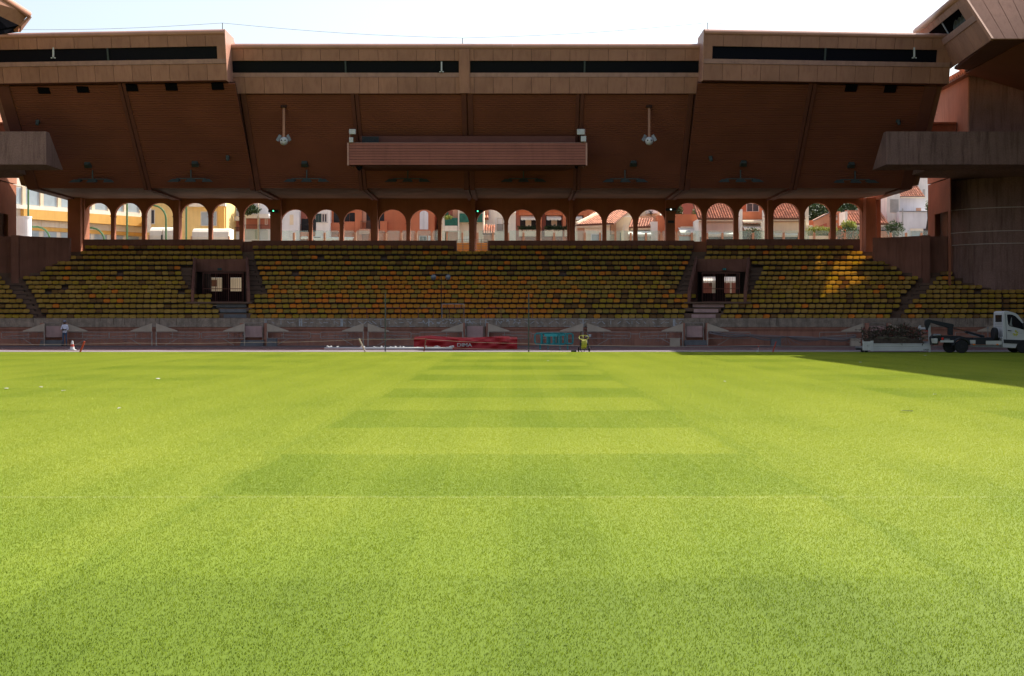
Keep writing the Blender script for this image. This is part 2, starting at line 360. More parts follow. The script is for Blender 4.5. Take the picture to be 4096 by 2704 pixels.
gn.interface.new_socket('Geometry', in_out='INPUT', socket_type='NodeSocketGeometry'); gn.interface.new_socket('Geometry', in_out='OUTPUT', socket_type='NodeSocketGeometry')
n = gn.nodes; l = gn.links
gi = n.new('NodeGroupInput'); gout = n.new('NodeGroupOutput')
grid = n.new('GeometryNodeMeshGrid'); NX, NY = 76, 76
for k, v in zip(('Size X', 'Size Y', 'Vertices X', 'Vertices Y'), (NX - 1., NY - 1., NX, NY)): grid.inputs[k].default_value = v
st = n.new('GeometryNodeTransform'); l.new(grid.outputs[0], st.inputs[0]); st.inputs['Translation'].default_value = (0, 4.5 + (NY - 1) / 2, 0)
ps = n.new('GeometryNodeInputPosition'); sx = n.new('ShaderNodeSeparateXYZ'); l.new(ps.outputs[0], sx.inputs[0])
ab = n.new('ShaderNodeMath'); ab.operation = 'ABSOLUTE'; l.new(sx.outputs[0], ab.inputs[0])
lim = n.new('ShaderNodeMath'); lim.operation = 'MULTIPLY_ADD'; l.new(sx.outputs[1], lim.inputs[0]); lim.inputs[1].default_value = .385; lim.inputs[2].default_value = 2.5
gt = n.new('ShaderNodeMath'); gt.operation = 'GREATER_THAN'; l.new(ab.outputs[0], gt.inputs[0]); l.new(lim.outputs[0], gt.inputs[1])
dl = n.new('GeometryNodeDeleteGeometry'); dl.domain = 'POINT'; l.new(st.outputs[0], dl.inputs[0]); l.new(gt.outputs[0], dl.inputs[1])
rv = n.new('FunctionNodeRandomValue'); rv.data_type = 'INT'; rv.inputs[4].default_value = 0; rv.inputs[5].default_value = 3
mu = n.new('ShaderNodeMath'); mu.operation = 'MULTIPLY'; l.new(rv.outputs[2], mu.inputs[0]); mu.inputs[1].default_value = math.pi / 2
cb = n.new('ShaderNodeCombineXYZ'); l.new(mu.outputs[0], cb.inputs[2])
io = n.new('GeometryNodeInstanceOnPoints'); l.new(dl.outputs[0], io.inputs['Points']); l.new(gi.outputs[0], io.inputs['Instance']); l.new(cb.outputs[0], io.inputs['Rotation'])
l.new(io.outputs[0], gout.inputs[0])
md = go.modifiers.new('spread', 'NODES'); md.node_group = gn
# town level behind the stand
b = MB(); b.box(-140, 140, 118.6, 400, -.05, 3.0); tag(b.build('street', M['street']), 'street level of the town behind the stand', None, None, 'structure')
# ---------------------------------------------------------------- grandstand
CXW = -3.2                                       # stand axis
def mirX(x): return 2 * CXW - x
ROWY = [1264, 1243, 1222.7, 1202, 1182.5, 1164.6, 1146.5, 1129, 1111, 1091.5, 1070.6, 1050.7, 1029, 1009.6, 987.7]
YR = [103 + .85 * i for i in range(15)]
ZR = [ZZ(y, Y) for y, Y in zip(ROWY, YR)]
ZF = [z - .43 for z in ZR]
zp_ = lambda b0, v: b0 + v * .4846
gs = thing('grandstand', 'long terracotta grandstand with arcaded back wall and deep sloping roof', 'grandstand', (CXW, 100, 0))
VL = (XX(775, 112.5), XX(985, 112.5))            # left vomitory pit at its back edge
def vom_x(side, i):
    a = VL[0] + (12 - i) * .17; c = VL[1] + (12 - i) * .17
    return (a, c) if side < 0 else (mirX(c), mirX(a))
tr = sub('terrace', gs)
for i in range(15):
    y0 = YR[i] - .62; y1 = y0 + .85; zb = ZF[i] - (.75 if i else 1.2)
    if i == 14: y1 = 115.6
    segs = [(-62, 56)]
    if 3 <= i <= 11:
        la, lb = vom_x(-1, i); ra, rb = vom_x(1, i); segs = [(-62, la), (lb, ra), (rb, 56)]
    b = MB()
    for a, c in segs: b.box(a, c, y0, y1 + (.3 if i < 14 else 0), zb, ZF[i])
    b.build('terrace_step', M['tread'], tr)
# concourse deck behind the top row
b = MB()
b.box(-62, 56, 115.61, 122.6, 7.0, ZF[14] + .004)
b.build('concourse_floor', M['deck'], gs)
# stairways: half steps between blocks. x range per row, 4096 px
def aisle(name, rows, rng_):
    s = sub(name, gs)
    for i in rows:
        xa, xb = rng_(i)
        y0 = YR[i] - .62; X0 = XX(xa, y0); X1 = XX(xb, y0)
        m = (ZF[i] - (ZF[i - 1] if i else 1.35))
        b = MB(); b.box(X0, X1, y0 - .30, y0 + .001, ZF[i] - m - .05, ZF[i] - m / 2); b.build('step', M['tread'], s)
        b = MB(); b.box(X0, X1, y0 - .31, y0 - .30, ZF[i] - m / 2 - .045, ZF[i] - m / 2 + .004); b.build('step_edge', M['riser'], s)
z1 = lambda v: v * .4846
B0 = [383, 340, 318, 300, 285, 262, 235, 213, 190, 330, 375, 437, 525, 665, 700]
A1 = [275, 243, 218, 187, 133, 105, 78, 45, 12, -60, 105]
def rngL(i): return (z1((A1[i] if i < 9 else 200 + (i - 9) * 70)) + 4, z1(B0[i]) - 3)
aisle('stairway', range(0, 14), rngL)
D1 = [1010, 1025, 1085, 1098, 1092, 1145, 1178, 1220, 1240, 1107, 1062, 1007, 915, 780, 705]
E0 = [1095, 1125, 1158, 1192, 1250, 1305, 1330, 1358, 1390, 1423, 1307]
def rngR(i): return (3072 + z1(D1[i]) + 3, 3072 + z1(E0[i] if i < 9 else 1225 - (i - 9) * 70) - 4)
aisle('stairway', range(0, 14), rngR)
# stairs climbing beside each vomitory (inner side and outer side), narrower strips
B1 = [1812, 1805, 1757, 1740, 1750, 1580, 1552, 1530, 1507, 1497, 1490, 1592]
aisle('stairway', range(5, 12), lambda i: (z1(B1[i]) + 2, CX + F * vom_x(-1, i)[0] / (YR[i] - .62) - 6))
C0 = [2065, 2052, 2050, 2100, 2098, 2205, 2188, 2163, 2163, 2141, 2125, 2113, 2100, 2095, 2085]
aisle('stairway', range(4, 14), lambda i: (CX + F * (vom_x(-1, max(i, 3))[1]) / (YR[i] - .62) + 6, z1(C0[i]) - 2))
C1 = [1423, 1432, 1453, 1450, 1520, 1345, 1365, 1380, 1397, 1415, 1430, 1455, 1470, 1483, 1497]
aisle('stairway', range(4, 14), lambda i: (2048 + z1(C1[i]) + 2, CX + F * vom_x(1, max(i, 3))[0] / (YR[i] - .62) - 6))
D0 = [1722, 1745, 1755, 1807, 1758, 1975, 1998, 2010, 2036, 2055, 2070, 1978, 1588, 1605, 1605]
aisle('stairway', range(5, 12), lambda i: (CX + F * vom_x(1, i)[1] / (YR[i] - .62) + 6, 2048 + z1(D0[i]) - 2))
# vomitories
def vomitory(side):
    v = sub('vomitory', gs); mx = (lambda x: x) if side < 0 else mirX
    zf = ZZ(1208, 105.4)
    a12, b12 = VL; YB = YR[12] - .62
    A3, B3 = a12 + 9 * .17, b12 + 9 * .17; Y3 = YR[3] - .62
    def bx(b, x0, x1, *r): b.box(mx(x0), mx(x1), *r)
    b = MB(); bx(b, a12 - .1, b12 + .1, YB - .02, YB + .28, ZZ(1086, YB), ZZ(1036, YB)); b.build('header', M['parapet'], v)
    b = MB(); bx(b, a12 + 1.2, b12 + 1.9, Y3 - .3, 118.2, zf - .12, zf); b.build('landing', M['tread'], v)
    for (xb, xf) in ((a12, A3), (b12, B3)):      # sloping side walls
        s_ = .11; zt = .35
        pts = [(xb, YB + .28, zf - .3), (xf, Y3 + .3, zf - .3), (xf, Y3 + .3, ZF[4] + .75), (xb, YB + .28, ZF[12] + zt)]
        pp = [(mx(x) - s_, y, z) for x, y, z in pts]
        b = MB(); b.prism(pp, (2 * s_, 0, 0)); b.build('side_wall', M['parapet'], v)
        b = MB(); b.beam((mx(xb), YB, ZF[12] + zt + .12), (mx(xf), Y3 + .35, ZF[4] + .75 + .12), .05, .05)
        b.beam((mx(xf), Y3 + .35, ZF[4] + .6), (mx(xf), Y3 + .35, ZF[4] + .9), .05, .05); b.build('handrail', M['rust'], v)
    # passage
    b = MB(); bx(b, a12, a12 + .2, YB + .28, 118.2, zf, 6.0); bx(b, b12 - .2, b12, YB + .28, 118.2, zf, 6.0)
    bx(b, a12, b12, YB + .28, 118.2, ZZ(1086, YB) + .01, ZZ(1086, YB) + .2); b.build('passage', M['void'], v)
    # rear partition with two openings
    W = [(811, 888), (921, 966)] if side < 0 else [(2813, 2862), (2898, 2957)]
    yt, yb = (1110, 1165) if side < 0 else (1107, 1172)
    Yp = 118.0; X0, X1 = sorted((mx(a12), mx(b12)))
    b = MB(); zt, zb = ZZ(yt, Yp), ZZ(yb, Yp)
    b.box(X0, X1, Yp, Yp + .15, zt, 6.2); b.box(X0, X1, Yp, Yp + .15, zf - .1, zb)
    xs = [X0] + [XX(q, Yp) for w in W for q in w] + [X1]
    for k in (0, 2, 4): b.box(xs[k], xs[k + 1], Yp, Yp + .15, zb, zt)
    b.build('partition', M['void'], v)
    for k, (ys, zs_) in enumerate(((102.38, 1.932), (103.2, 2.29), (104.08, 2.68))):
        q0, q1 = ((874, 1006) if side < 0 else (2738, 2884)); b = MB(); b.box(XX(q0, ys), XX(q1, ys), ys, 105.2, zs_ - .6, zs_); b.build('broad_step', M['tread'], v)
    # three broad front steps down to the pitch side wall, with pale riser plates
    for k in range(3):
        yy = (103.2, 104.08, 104.93)[k]; z_ = (2.29, 2.68, 3.07)[k]
        b = MB(); q0, q1 = ((895, 880, 866)[k], 986) if side < 0 else ((2766, 2775, 2771)[k], (2862, 2873, 2896)[k])
        b.box(XX(q0, yy), XX(q1, yy), yy - .03, yy - .002, z_ - .33, z_ - .08); b.build('riser_plate', M['greystep'] if side < 0 else M['pink'], v)
vomitory(-1); vomitory(1)
# front wall
fw = sub('front_wall', gs)
b = MB(); b.box(-62, 56, 100.0, 102.5, 1.30, 1.93); b.build('upper_band', M['greyband'], fw)
b = MB(); b.box(-62, 56, 100.06, 102.5, 1.13, 1.30); b.box(-62, 56, 100.16, 102.6, -.1, 1.13); b.build('lower_wall', M['frontwall'], fw)
b = MB(); rg = random.Random(11)
x = 1060
while x < 2730:
    k = rg.random(); p = P(x, 1279 + rg.random() * 3, 99.99)
    if k < .5: b.box(p.x, p.x + rg.uniform(.25, .45), 99.985, 100.001, 1.83, 1.865)
    c = P(x + rg.uniform(0, 14), 1291, 99.99); a = rg.choice((.6, -.6, .75, -.75, 1.57, 0)); L = rg.uniform(.16, .30)
    b.beam((c.x - math.cos(a) * L / 1.6, 99.99, 1.62 - math.sin(a) * L / 1.6), (c.x + math.cos(a) * L / 1.6, 99.99, 1.62 + math.sin(a) * L / 1.6), .02, .04)
    if rg.random() < .35: b.box(c.x, c.x + rg.uniform(.3, .5), 99.985, 100.001, 1.345, 1.375)
    if 1680 < x < 1900 or 1980 < x < 2080:
        for _ in range(3): c = P(x + rg.uniform(-9, 9), 1286 + rg.uniform(-6, 10), 99.99); b.lathe((c.x, 99.985, c.z), [(rg.uniform(.03, .08), 0), (.02, .014)], 7, 'y')
    x += rg.uniform(18, 34)
for x in (1058, 1196, 1204, 1362, 1367, 1713, 1860, 1941, 2330, 2692, 2697): c = P(x, 1290, 99.99); b.box(c.x, c.x + .08, 99.98, 100.001, 1.37, 1.88)
b.build('adhesive_mark', M['marks'], fw, kind='stuff')
b = MB(); rg = random.Random(5)
for i in range(60):
    x = rg.uniform(-150, 4200)
    if 1050 < x < 2740: continue
    p = P(x, 1275, 99.99); b.box(p.x, p.x + .02, 99.988, 100.001, 1.93 - rg.uniform(.2, .6), 1.93)
b.build('drip_stain', M['riser'], fw, kind='stuff')

# ------------------------------------------------ arcade
YA = 117.0
WL = [(337, 443), (458, 567), (582, 692), (722, 833), (848, 957), (974, 1081)]
CC = [(1123, 1235), (1248, 1359), (1374, 1483), (1513, 1625), (1640, 1751), (1765, 1876), (1906, 2017), (2032, 2145), (2161, 2269), (2300, 2410), (2426, 2534), (2551, 2662)]
WR = [(2700, 2809), (2826, 2936), (2954, 3062), (3094, 3200), (3218, 3324), (3344, 3450)]
def arcade(arches, x0, x1, ytop, zb, zt, name='arcade_wall'):
    b = MB(); T = .5; n = 14
    cur = XX(x0, YA)
    for (a, c) in arches:
        X0, X1 = XX(a, YA), XX(c, YA); r = (X1 - X0) / 2; cxx = (X0 + X1) / 2; zc = ZZ(ytop, YA) - r
        b.box(cur, X0, YA, YA + T, zb, zt)
        pts = [(cxx - r * math.cos(math.pi * k / n), zc + r * math.sin(math.pi * k / n)) for k in range(n + 1)]
        for k in range(n):
            (xa, za), (xb_, zb_) = pts[k], pts[k + 1]
            b.hexa([(xa, YA, za), (xb_, YA, zb_), (xb_, YA + T, zb_), (xa, YA + T, za), (xa, YA, zt), (xb_, YA, zt), (xb_, YA + T, zt), (xa, YA + T, zt)])
        for sx_, q in ((X0, 1), (X1, -1)):        # small impost blocks at the springing
            b.box(sx_, sx_ + q * .05, YA - .03, YA + T, zc - .05, zc + .02)
        b.box(cxx - .07, cxx + .07, YA - .02, YA + T, zc + r + .0, zc + r + .001)
        cur = X1
    b.box(cur, XX(x1, YA), YA, YA + T, zb, zt)
    return b.build(name, M['arcade'], gs)
ZD = ZF[14]
arcade(WL, 322, 1100, 811, ZD, 11.85); arcade(CC, 1100.5, 2681, 837.5, ZD, 11.78); arcade(WR, 2681.5, 3466, 811, ZD, 11.85)
for xc, w, y in [(706, 18, 116.35), (1102, 42, 116.3), (1500, 17, 116.35), (1891, 17, 115.6), (2285, 14, 116.35), (2682, 36, 116.3), (3082, 18, 116.35)]:
    b = MB(); X0, X1 = XX(xc - w / 2, y), XX(xc + w / 2, y); b.box(X0, X1, y, YA - .002, ZF[13] if xc == 1891 else ZD, 11.8)
    b.build('column', M['arcade'], gs, bevel=.02)
for (a, c, y) in ((270, 322, 116.0), (322.5, 336, 116.6), (3464, 3505, 116.0), (3506, 3524, 116.8)):
    b = MB(); b.box(XX(a, y), XX(c, y), y, 118.2, ZF[12], 11.8); b.build('end_pier', M['arcade'], gs, bevel=.03)
# sill wall in front of the arcade
ZS = ZZ(962.5, 116.0)
for a, c, yt in [(337, 972, 958), (1008, 1826, 962.5), (1952, 2776, 962.5), (2826, 3438, 957)]:
    b = MB(); b.box(XX(a, 115.9), XX(c, 115.9), 115.72, 115.95, ZD - .3, ZZ(yt, 115.9)); b.build('sill_wall', M['parapet'], gs)
for a, c, mt in ((972, 1008, 'parapet'), (2776, 2826, 'arcade')):
    b = MB(); b.box(XX(a, 115.95), XX(c, 115.95), 115.98, 116.05, ZD, ZZ(966, 116)); b.build('low_gate', M[mt], gs)
b = MB()                                          # balustrade of the central opening
for z in (7.55, 7.75, 7.95, 8.15, 8.33): b.box(XX(1826, 115.8), XX(1952, 115.8), 115.7, 115.73, z - .015, z + .015)
for x in (1827, 1852, 1889, 1925, 1950): b.box(XX(x, 115.8) - .02, XX(x, 115.8) + .02, 115.68, 115.72, ZD, 8.36)
b.build('balustrade', M['tube'], gs)
# ceilings and soffits -----------------------------------------------------------------
ZJ, YJ = 11.72, 107.3
LEFT_END, RIGHT_END = mirX(30.0), 30.0
XRIB = [XX(x, 116.5) for x in (706, 1102, 1500, 1891, 2285, 2682, 3083)]
b = MB(); b.prism([(LEFT_END, YJ, 11.78), (RIGHT_END, YJ, 11.78), (RIGHT_END, 112.2, 11.78), (28.7, 116.2, 11.78), (27.9, 119, 11.78), (LEFT_END, 119, 11.78)], (0, 0, .17)); b.build('ceiling', M['ceil'], gs)
XB = [LEFT_END] + XRIB + [RIGHT_END]
def front_y(x): 
    d = max(0, abs(x - CXW) - 16.5); return 98.0 + d * .088
def soffit_pt(x, t, wing):
    yf = (front_y(x) + (1.55 if wing else 3.4)); zf = 18.35 if wing else 17.84
    return Vector((x, yf + (YJ - yf) * t, zf + (ZJ - zf) * t))
for k in range(len(XB) - 1):
    xa, xb_ = XB[k] + (.02 if k else .55), XB[k + 1] - (.02 if k < 7 else .55); wing = k <= 1 or k >= 6
    s = sub('soffit', gs); b = MB(); n = 46
    for i in range(n):
        t0, t1 = i / n, (i + .86) / n
        p = [soffit_pt(xa, t0, wing), soffit_pt(xb_, t0, wing), soffit_pt(xb_, t1, wing), soffit_pt(xa, t1, wing)]
        u = Vector((0, .045, .06)); b.hexa([q for q in p] + [q + u for q in p])
    b.build('slats', M['slat'], s, kind='stuff')
    b = MB(); n = 46
    for i in range(n):
        p = [soffit_pt(xa, i / n, wing), soffit_pt(xb_, i / n, wing), soffit_pt(xb_, (i + 1) / n, wing), soffit_pt(xa, (i + 1) / n, wing)]
        u = Vector((0, .06, .08)); b.hexa([q + u for q in p] + [q + u * 2 for q in p])
    b.build('backing', M['slat_back'], s)
def rib(x, w, wing, down=.10):
    for dx in ((-w / 2, -w * .06), (w * .06, w / 2)):
        b = MB(); p = []
        for t in (-.02, 1.0):
            c = soffit_pt(x, t, wing); p.append(c)
        d = Vector((0, -.6, -.8)) * down
        a0, a1 = p[0] + d, p[1] + d
        b.hexa([(x + dx[0], a0.y, a0.z), (x + dx[1], a0.y, a0.z), (x + dx[1], a1.y, a1.z), (x + dx[0], a1.y, a1.z),
                (x + dx[0], a0.y - d.y * 2, a0.z - d.z * 3), (x + dx[1], a0.y - d.y * 2, a0.z - d.z * 3), (x + dx[1], a1.y - d.y * 2, a1.z - d.z * 3), (x + dx[0], a1.y - d.y * 2, a1.z - d.z * 3)])
        b.box(x + dx[0], x + dx[1], YJ, 117.0, ZJ - .12, 11.78)
        b.build('soffit_rib', M['rib'], gs)
for k, x in enumerate(XRIB): rib(x, .80 if k in (1, 3, 5) else .55, k in (0, 6), .1)
for x in (LEFT_END + .28, RIGHT_END - .28):
    b = MB(); p = [soffit_pt(x, 0, True), soffit_pt(x, 1, True)]
    b.hexa([(x - .42, p[0].y - .1, p[0].z - .05), (x + .42, p[0].y - .1, p[0].z - .05), (x + .42, p[1].y - .1, p[1].z - .06), (x - .42, p[1].y - .1, p[1].z - .06),
            (x - .42, p[0].y + .1, p[0].z + .6), (x + .42, p[0].y + .1, p[0].z + .6), (x + .42, p[1].y + .3, p[1].z + .6), (x - .42, p[1].y + .3, p[1].z + .6)])
    b.box(x - .42, x + .42, YJ + .21, 117.6 if x < 0 else 111.7, ZJ - .07, 12.3); b.build('verge_board', M['rib'], gs)
b = MB(); b.box(29.65, 30.1, 111.7, 118.4, 11.66, 12.1); b.build('verge_board', M['arcade'], gs)
# roof shells
def shell(x0, x1, ztop, zf, yo):
    for (xa, xb_) in ((x0, x1),):
        sec = lambda x: [(x, front_y(x) + yo + .5, ztop - .35), (x, front_y(x) + yo + .9, ztop), (x, front_y(x) + 3.3 + yo, ztop), (x if x < 30 else 27.5, 119.0, 13.4), (x if x < 30 else 27.5, 119.0, 11.96), (x, YJ + .3, 12.0), (x, front_y(x) + 1.9 + yo, zf + .35)]
        a, c = sec(xa), sec(xb_); n = len(a); b = MB()
        b.add([*a, *c], [tuple(range(n)), tuple(range(2 * n - 1, n - 1, -1))] + [(i, (i + 1) % n, n + (i + 1) % n, n + i) for i in range(n)])
        b.build('roof_shell', M['fascia'], gs)
XWL, XWR = XX(895, 98), XX(2819, 98); KC = 100.2 / 98; zk = lambda z: 1.8 + (z - 1.8) * KC
XEL, XER = mirX(30.8), 30.8
shell(XEL + .05, XWL, 21.9, 18.35, 0); shell(XWL * KC + .01, XWR * KC - .01, 21.28, 17.9, 2.4); shell(XWR, XER - .05, 21.9, 18.35, 0)
# fascias ------------------------------------------------------------------------------
def fascia(x0, x1, zt, levels, npan, windows, posts, yoff=0., lam=.27):
    """levels: rim bottom, upper panel bottom, window bottom, strip bottom, bottom. windows: list of (xa, xb)"""
    f = sub('fascia', gs); zr, zu, zw, zs, zb = levels
    def pt(x, z, d=0): return Vector((x, front_y(x) + yoff + (zt - z) * lam + d, z))
    def slab(name, xa, xb_, za, zb_, th, d, m, par):
        b = MB(); b.hexa([pt(xa, za, d), pt(xb_, za, d), pt(xb_, za, d + th), pt(xa, za, d + th), pt(xa, zb_, d), pt(xb_, zb_, d), pt(xb_, zb_, d + th), pt(xa, zb_, d + th)])
        return b.build(name, m, par)
    g = .012; step = (x1 - x0) / npan
    for i in range(npan):
        a, c = x0 + i * step + .003, x0 + (i + 1) * step - .003
        b = MB(); prof = [(0, zr), (-.07, zr + .08), (-.10, (zr + zt) / 2), (-.04, zt - .12), (.12, zt - .02), (.4, zt + .03), (.8, zt + .03), (.8, zr)]
        ss = [[Vector((x, front_y(x) + yoff + (zt - zr) * lam * (1 if k == 0 else .6) + d, z)) for k, (d, z) in enumerate(prof)] for x in (a, c)]
        n = len(prof); b.add(ss[0] + ss[1], [tuple(range(n)), tuple(range(2 * n - 1, n - 1, -1))] + [(k, (k + 1) % n, n + (k + 1) % n, n + k) for k in range(n)])
        b.build('rim_segment', M['fascia_rim'], f)
        a, c = x0 + i * step + g, x0 + (i + 1) * step - g
        slab('panel', a, c, zu, zr - .01, .08, rz_.uniform(-.006, .006), M['fascia'], f)
        slab('panel', a, c, zb, zs - .015, .08, rz_.uniform(-.006, .006), M['fascia'], f)
    slab('backing', x0, x1, zu, zr + .1, .1, .085, M['slat_back'], f)
    slab('backing', x0, x1, zb, zw, .1, .085, M['slat_back'], f)
    slab('sill_strip', x0, x1, zs, zw, .1, -.05, M['fascia_strip'], f)
    # floodlight slot
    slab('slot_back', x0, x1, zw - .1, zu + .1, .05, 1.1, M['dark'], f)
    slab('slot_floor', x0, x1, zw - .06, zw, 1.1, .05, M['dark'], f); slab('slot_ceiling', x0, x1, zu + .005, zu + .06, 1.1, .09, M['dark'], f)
    cur = x0
    for (wa, wb) in windows:
        if wa > cur + .03: slab('panel', cur, wa, zw, zu - .005, .1, -.002, M['fascia'], f)
        p_ = slab('slot_pane', wa, wb, zw, zu, .015, .12, M['darkpane'], f); cur = wb
    if cur < x1 - .03: slab('panel', cur, x1, zw, zu - .005, .1, -.002, M['fascia'], f)
    for (px, pw, m_) in posts: slab('mullion', px - pw / 2, px + pw / 2, zw, zu, .1, .02, M[m_], f)
    slab('underside', x0, x1, zb - .03, zb - .003, 1.15, .0, M['rib'], f)
    return f, pt
rz_ = random.Random(2)
xx = lambda x: XX(x, 98.3)
xc_ = lambda x: XX(x, 98.3) * KC
fc, ptc = fascia(XWL * KC, XWR * KC, zk(20.9), tuple(zk(z) for z in (20.5, 19.73, 18.93, 18.65, 17.56)), 25, [(xc_(924), xc_(1835)), (xc_(1880), xc_(2799))], [(xc_(1381), .12, 'lampgrey'), (xc_(2339), .12, 'lampgrey')], 2.2)
b = MB(); pp = [(XX(1835, 98) , z) for z in (17.56, 20.5)]
for zz0, zz1 in ((zk(17.56), zk(20.5)),):
    x0_, x1_ = XX(1836, 100.2), XX(1877, 100.2)
    b.hexa([ptc(x0_, zz0, -.14), ptc(x1_, zz0, -.14), ptc(x1_, zz0, -.01), ptc(x0_, zz0, -.01), ptc(x0_, zz1, -.14), ptc(x1_, zz1, -.14), ptc(x1_, zz1, -.01), ptc(x0_, zz1, -.01)])
b.build('pilaster', M['fascia'], fc)
LVW = (21.5, 20.75, 19.9, 19.6, 18.5)
fl, ptl = fascia(XEL, XWL, 21.9, LVW, 13, [(XEL + .9, xx(866))], [(xx(416), .12, 'lampgrey')])
fr_, ptr = fascia(XWR, XER, 21.9, LVW, 13, [(xx(2851), XX(3758, 99.3))], [(XX(3309, 98.6), .12, 'lampgrey')])
# end faces of the raised wings
for X, q, f in ((XWL, 1, fl), (XWR, -1, fr_), (XER, 1, fr_), (XEL, -1, fl)):
    for k in range(3):
        y0 = front_y(X) + .02; w = 1.08
        a = y0 + k * w; b = MB(); la = .27 * 3.4 if k == 0 else 0
        pts = [(X, a, 21.85), (X, a + w - .02, 21.85), (X, a + w - .02, 18.45), (X, a + la, 18.45)]
        b.prism(pts, (q * .06, 0, 0)); b.build('end_panel', M['fascia_rim'], f)
# slot lamps and wires
for x, m_ in ((212, 0), (1766, 0), (3658, 0)):
    Y = 99.35 if x != 1766 else 101.5; z0 = 19.9 if x != 1766 else zk(18.93)
    b = MB(); X = XX(x, Y - 1); b.box(X - .05, X + .05, Y - .98, Y - .9, z0, z0 + .75); b.box(X - .16, X + .16, Y - .98, Y - .9, z0, z0 + .07)
    b.build('bracket', M['ltgrey'], fl if x == 212 else fc if x == 1766 else fr_)
# dark vents high in the wing soffits
for (x, y) in ((176, 361), (332, 357), (528, 351), (686, 348), (871, 345), (3404, 352), (3560, 356)):
    b = MB(); Y = 100.4
    for it in range(40):
        X = XX(x, Y); t = (Y - front_y(X) - 1.55) / (YJ - front_y(X) - 1.55); s_ = soffit_pt(X, t, True); Yn = (s_.z - 1.8) * F / (HY - y); Y += (Yn - Y) * .15
    a = soffit_pt(X - .42, t - .03, True); c = soffit_pt(X + .42, t + .03, True)
    b.hexa([(X - .42, a.y - .05, a.z - .04), (X + .42, a.y - .05, a.z - .04), (X + .42, c.y - .05, c.z - .04), (X - .42, c.y - .05, c.z - .04),
            (X - .42, a.y + .05, a.z + .04), (X + .42, a.y + .05, a.z + .04), (X + .42, c.y + .05, c.z + .04), (X - .42, c.y + .05, c.z + .04)])
    b.build('vent', M['dark'], gs)
def on_soffit(x, y, wing):
    Y = 103.
    for it in range(80):
        X = XX(x, Y); yf = front_y(X) + 1.55; t = (Y - yf) / (YJ - yf); s_ = soffit_pt(X, t, wing)
        Y += ((s_.z - 1.8) * F / (HY - y) - Y) * .15
    return soffit_pt(X, t, wing)
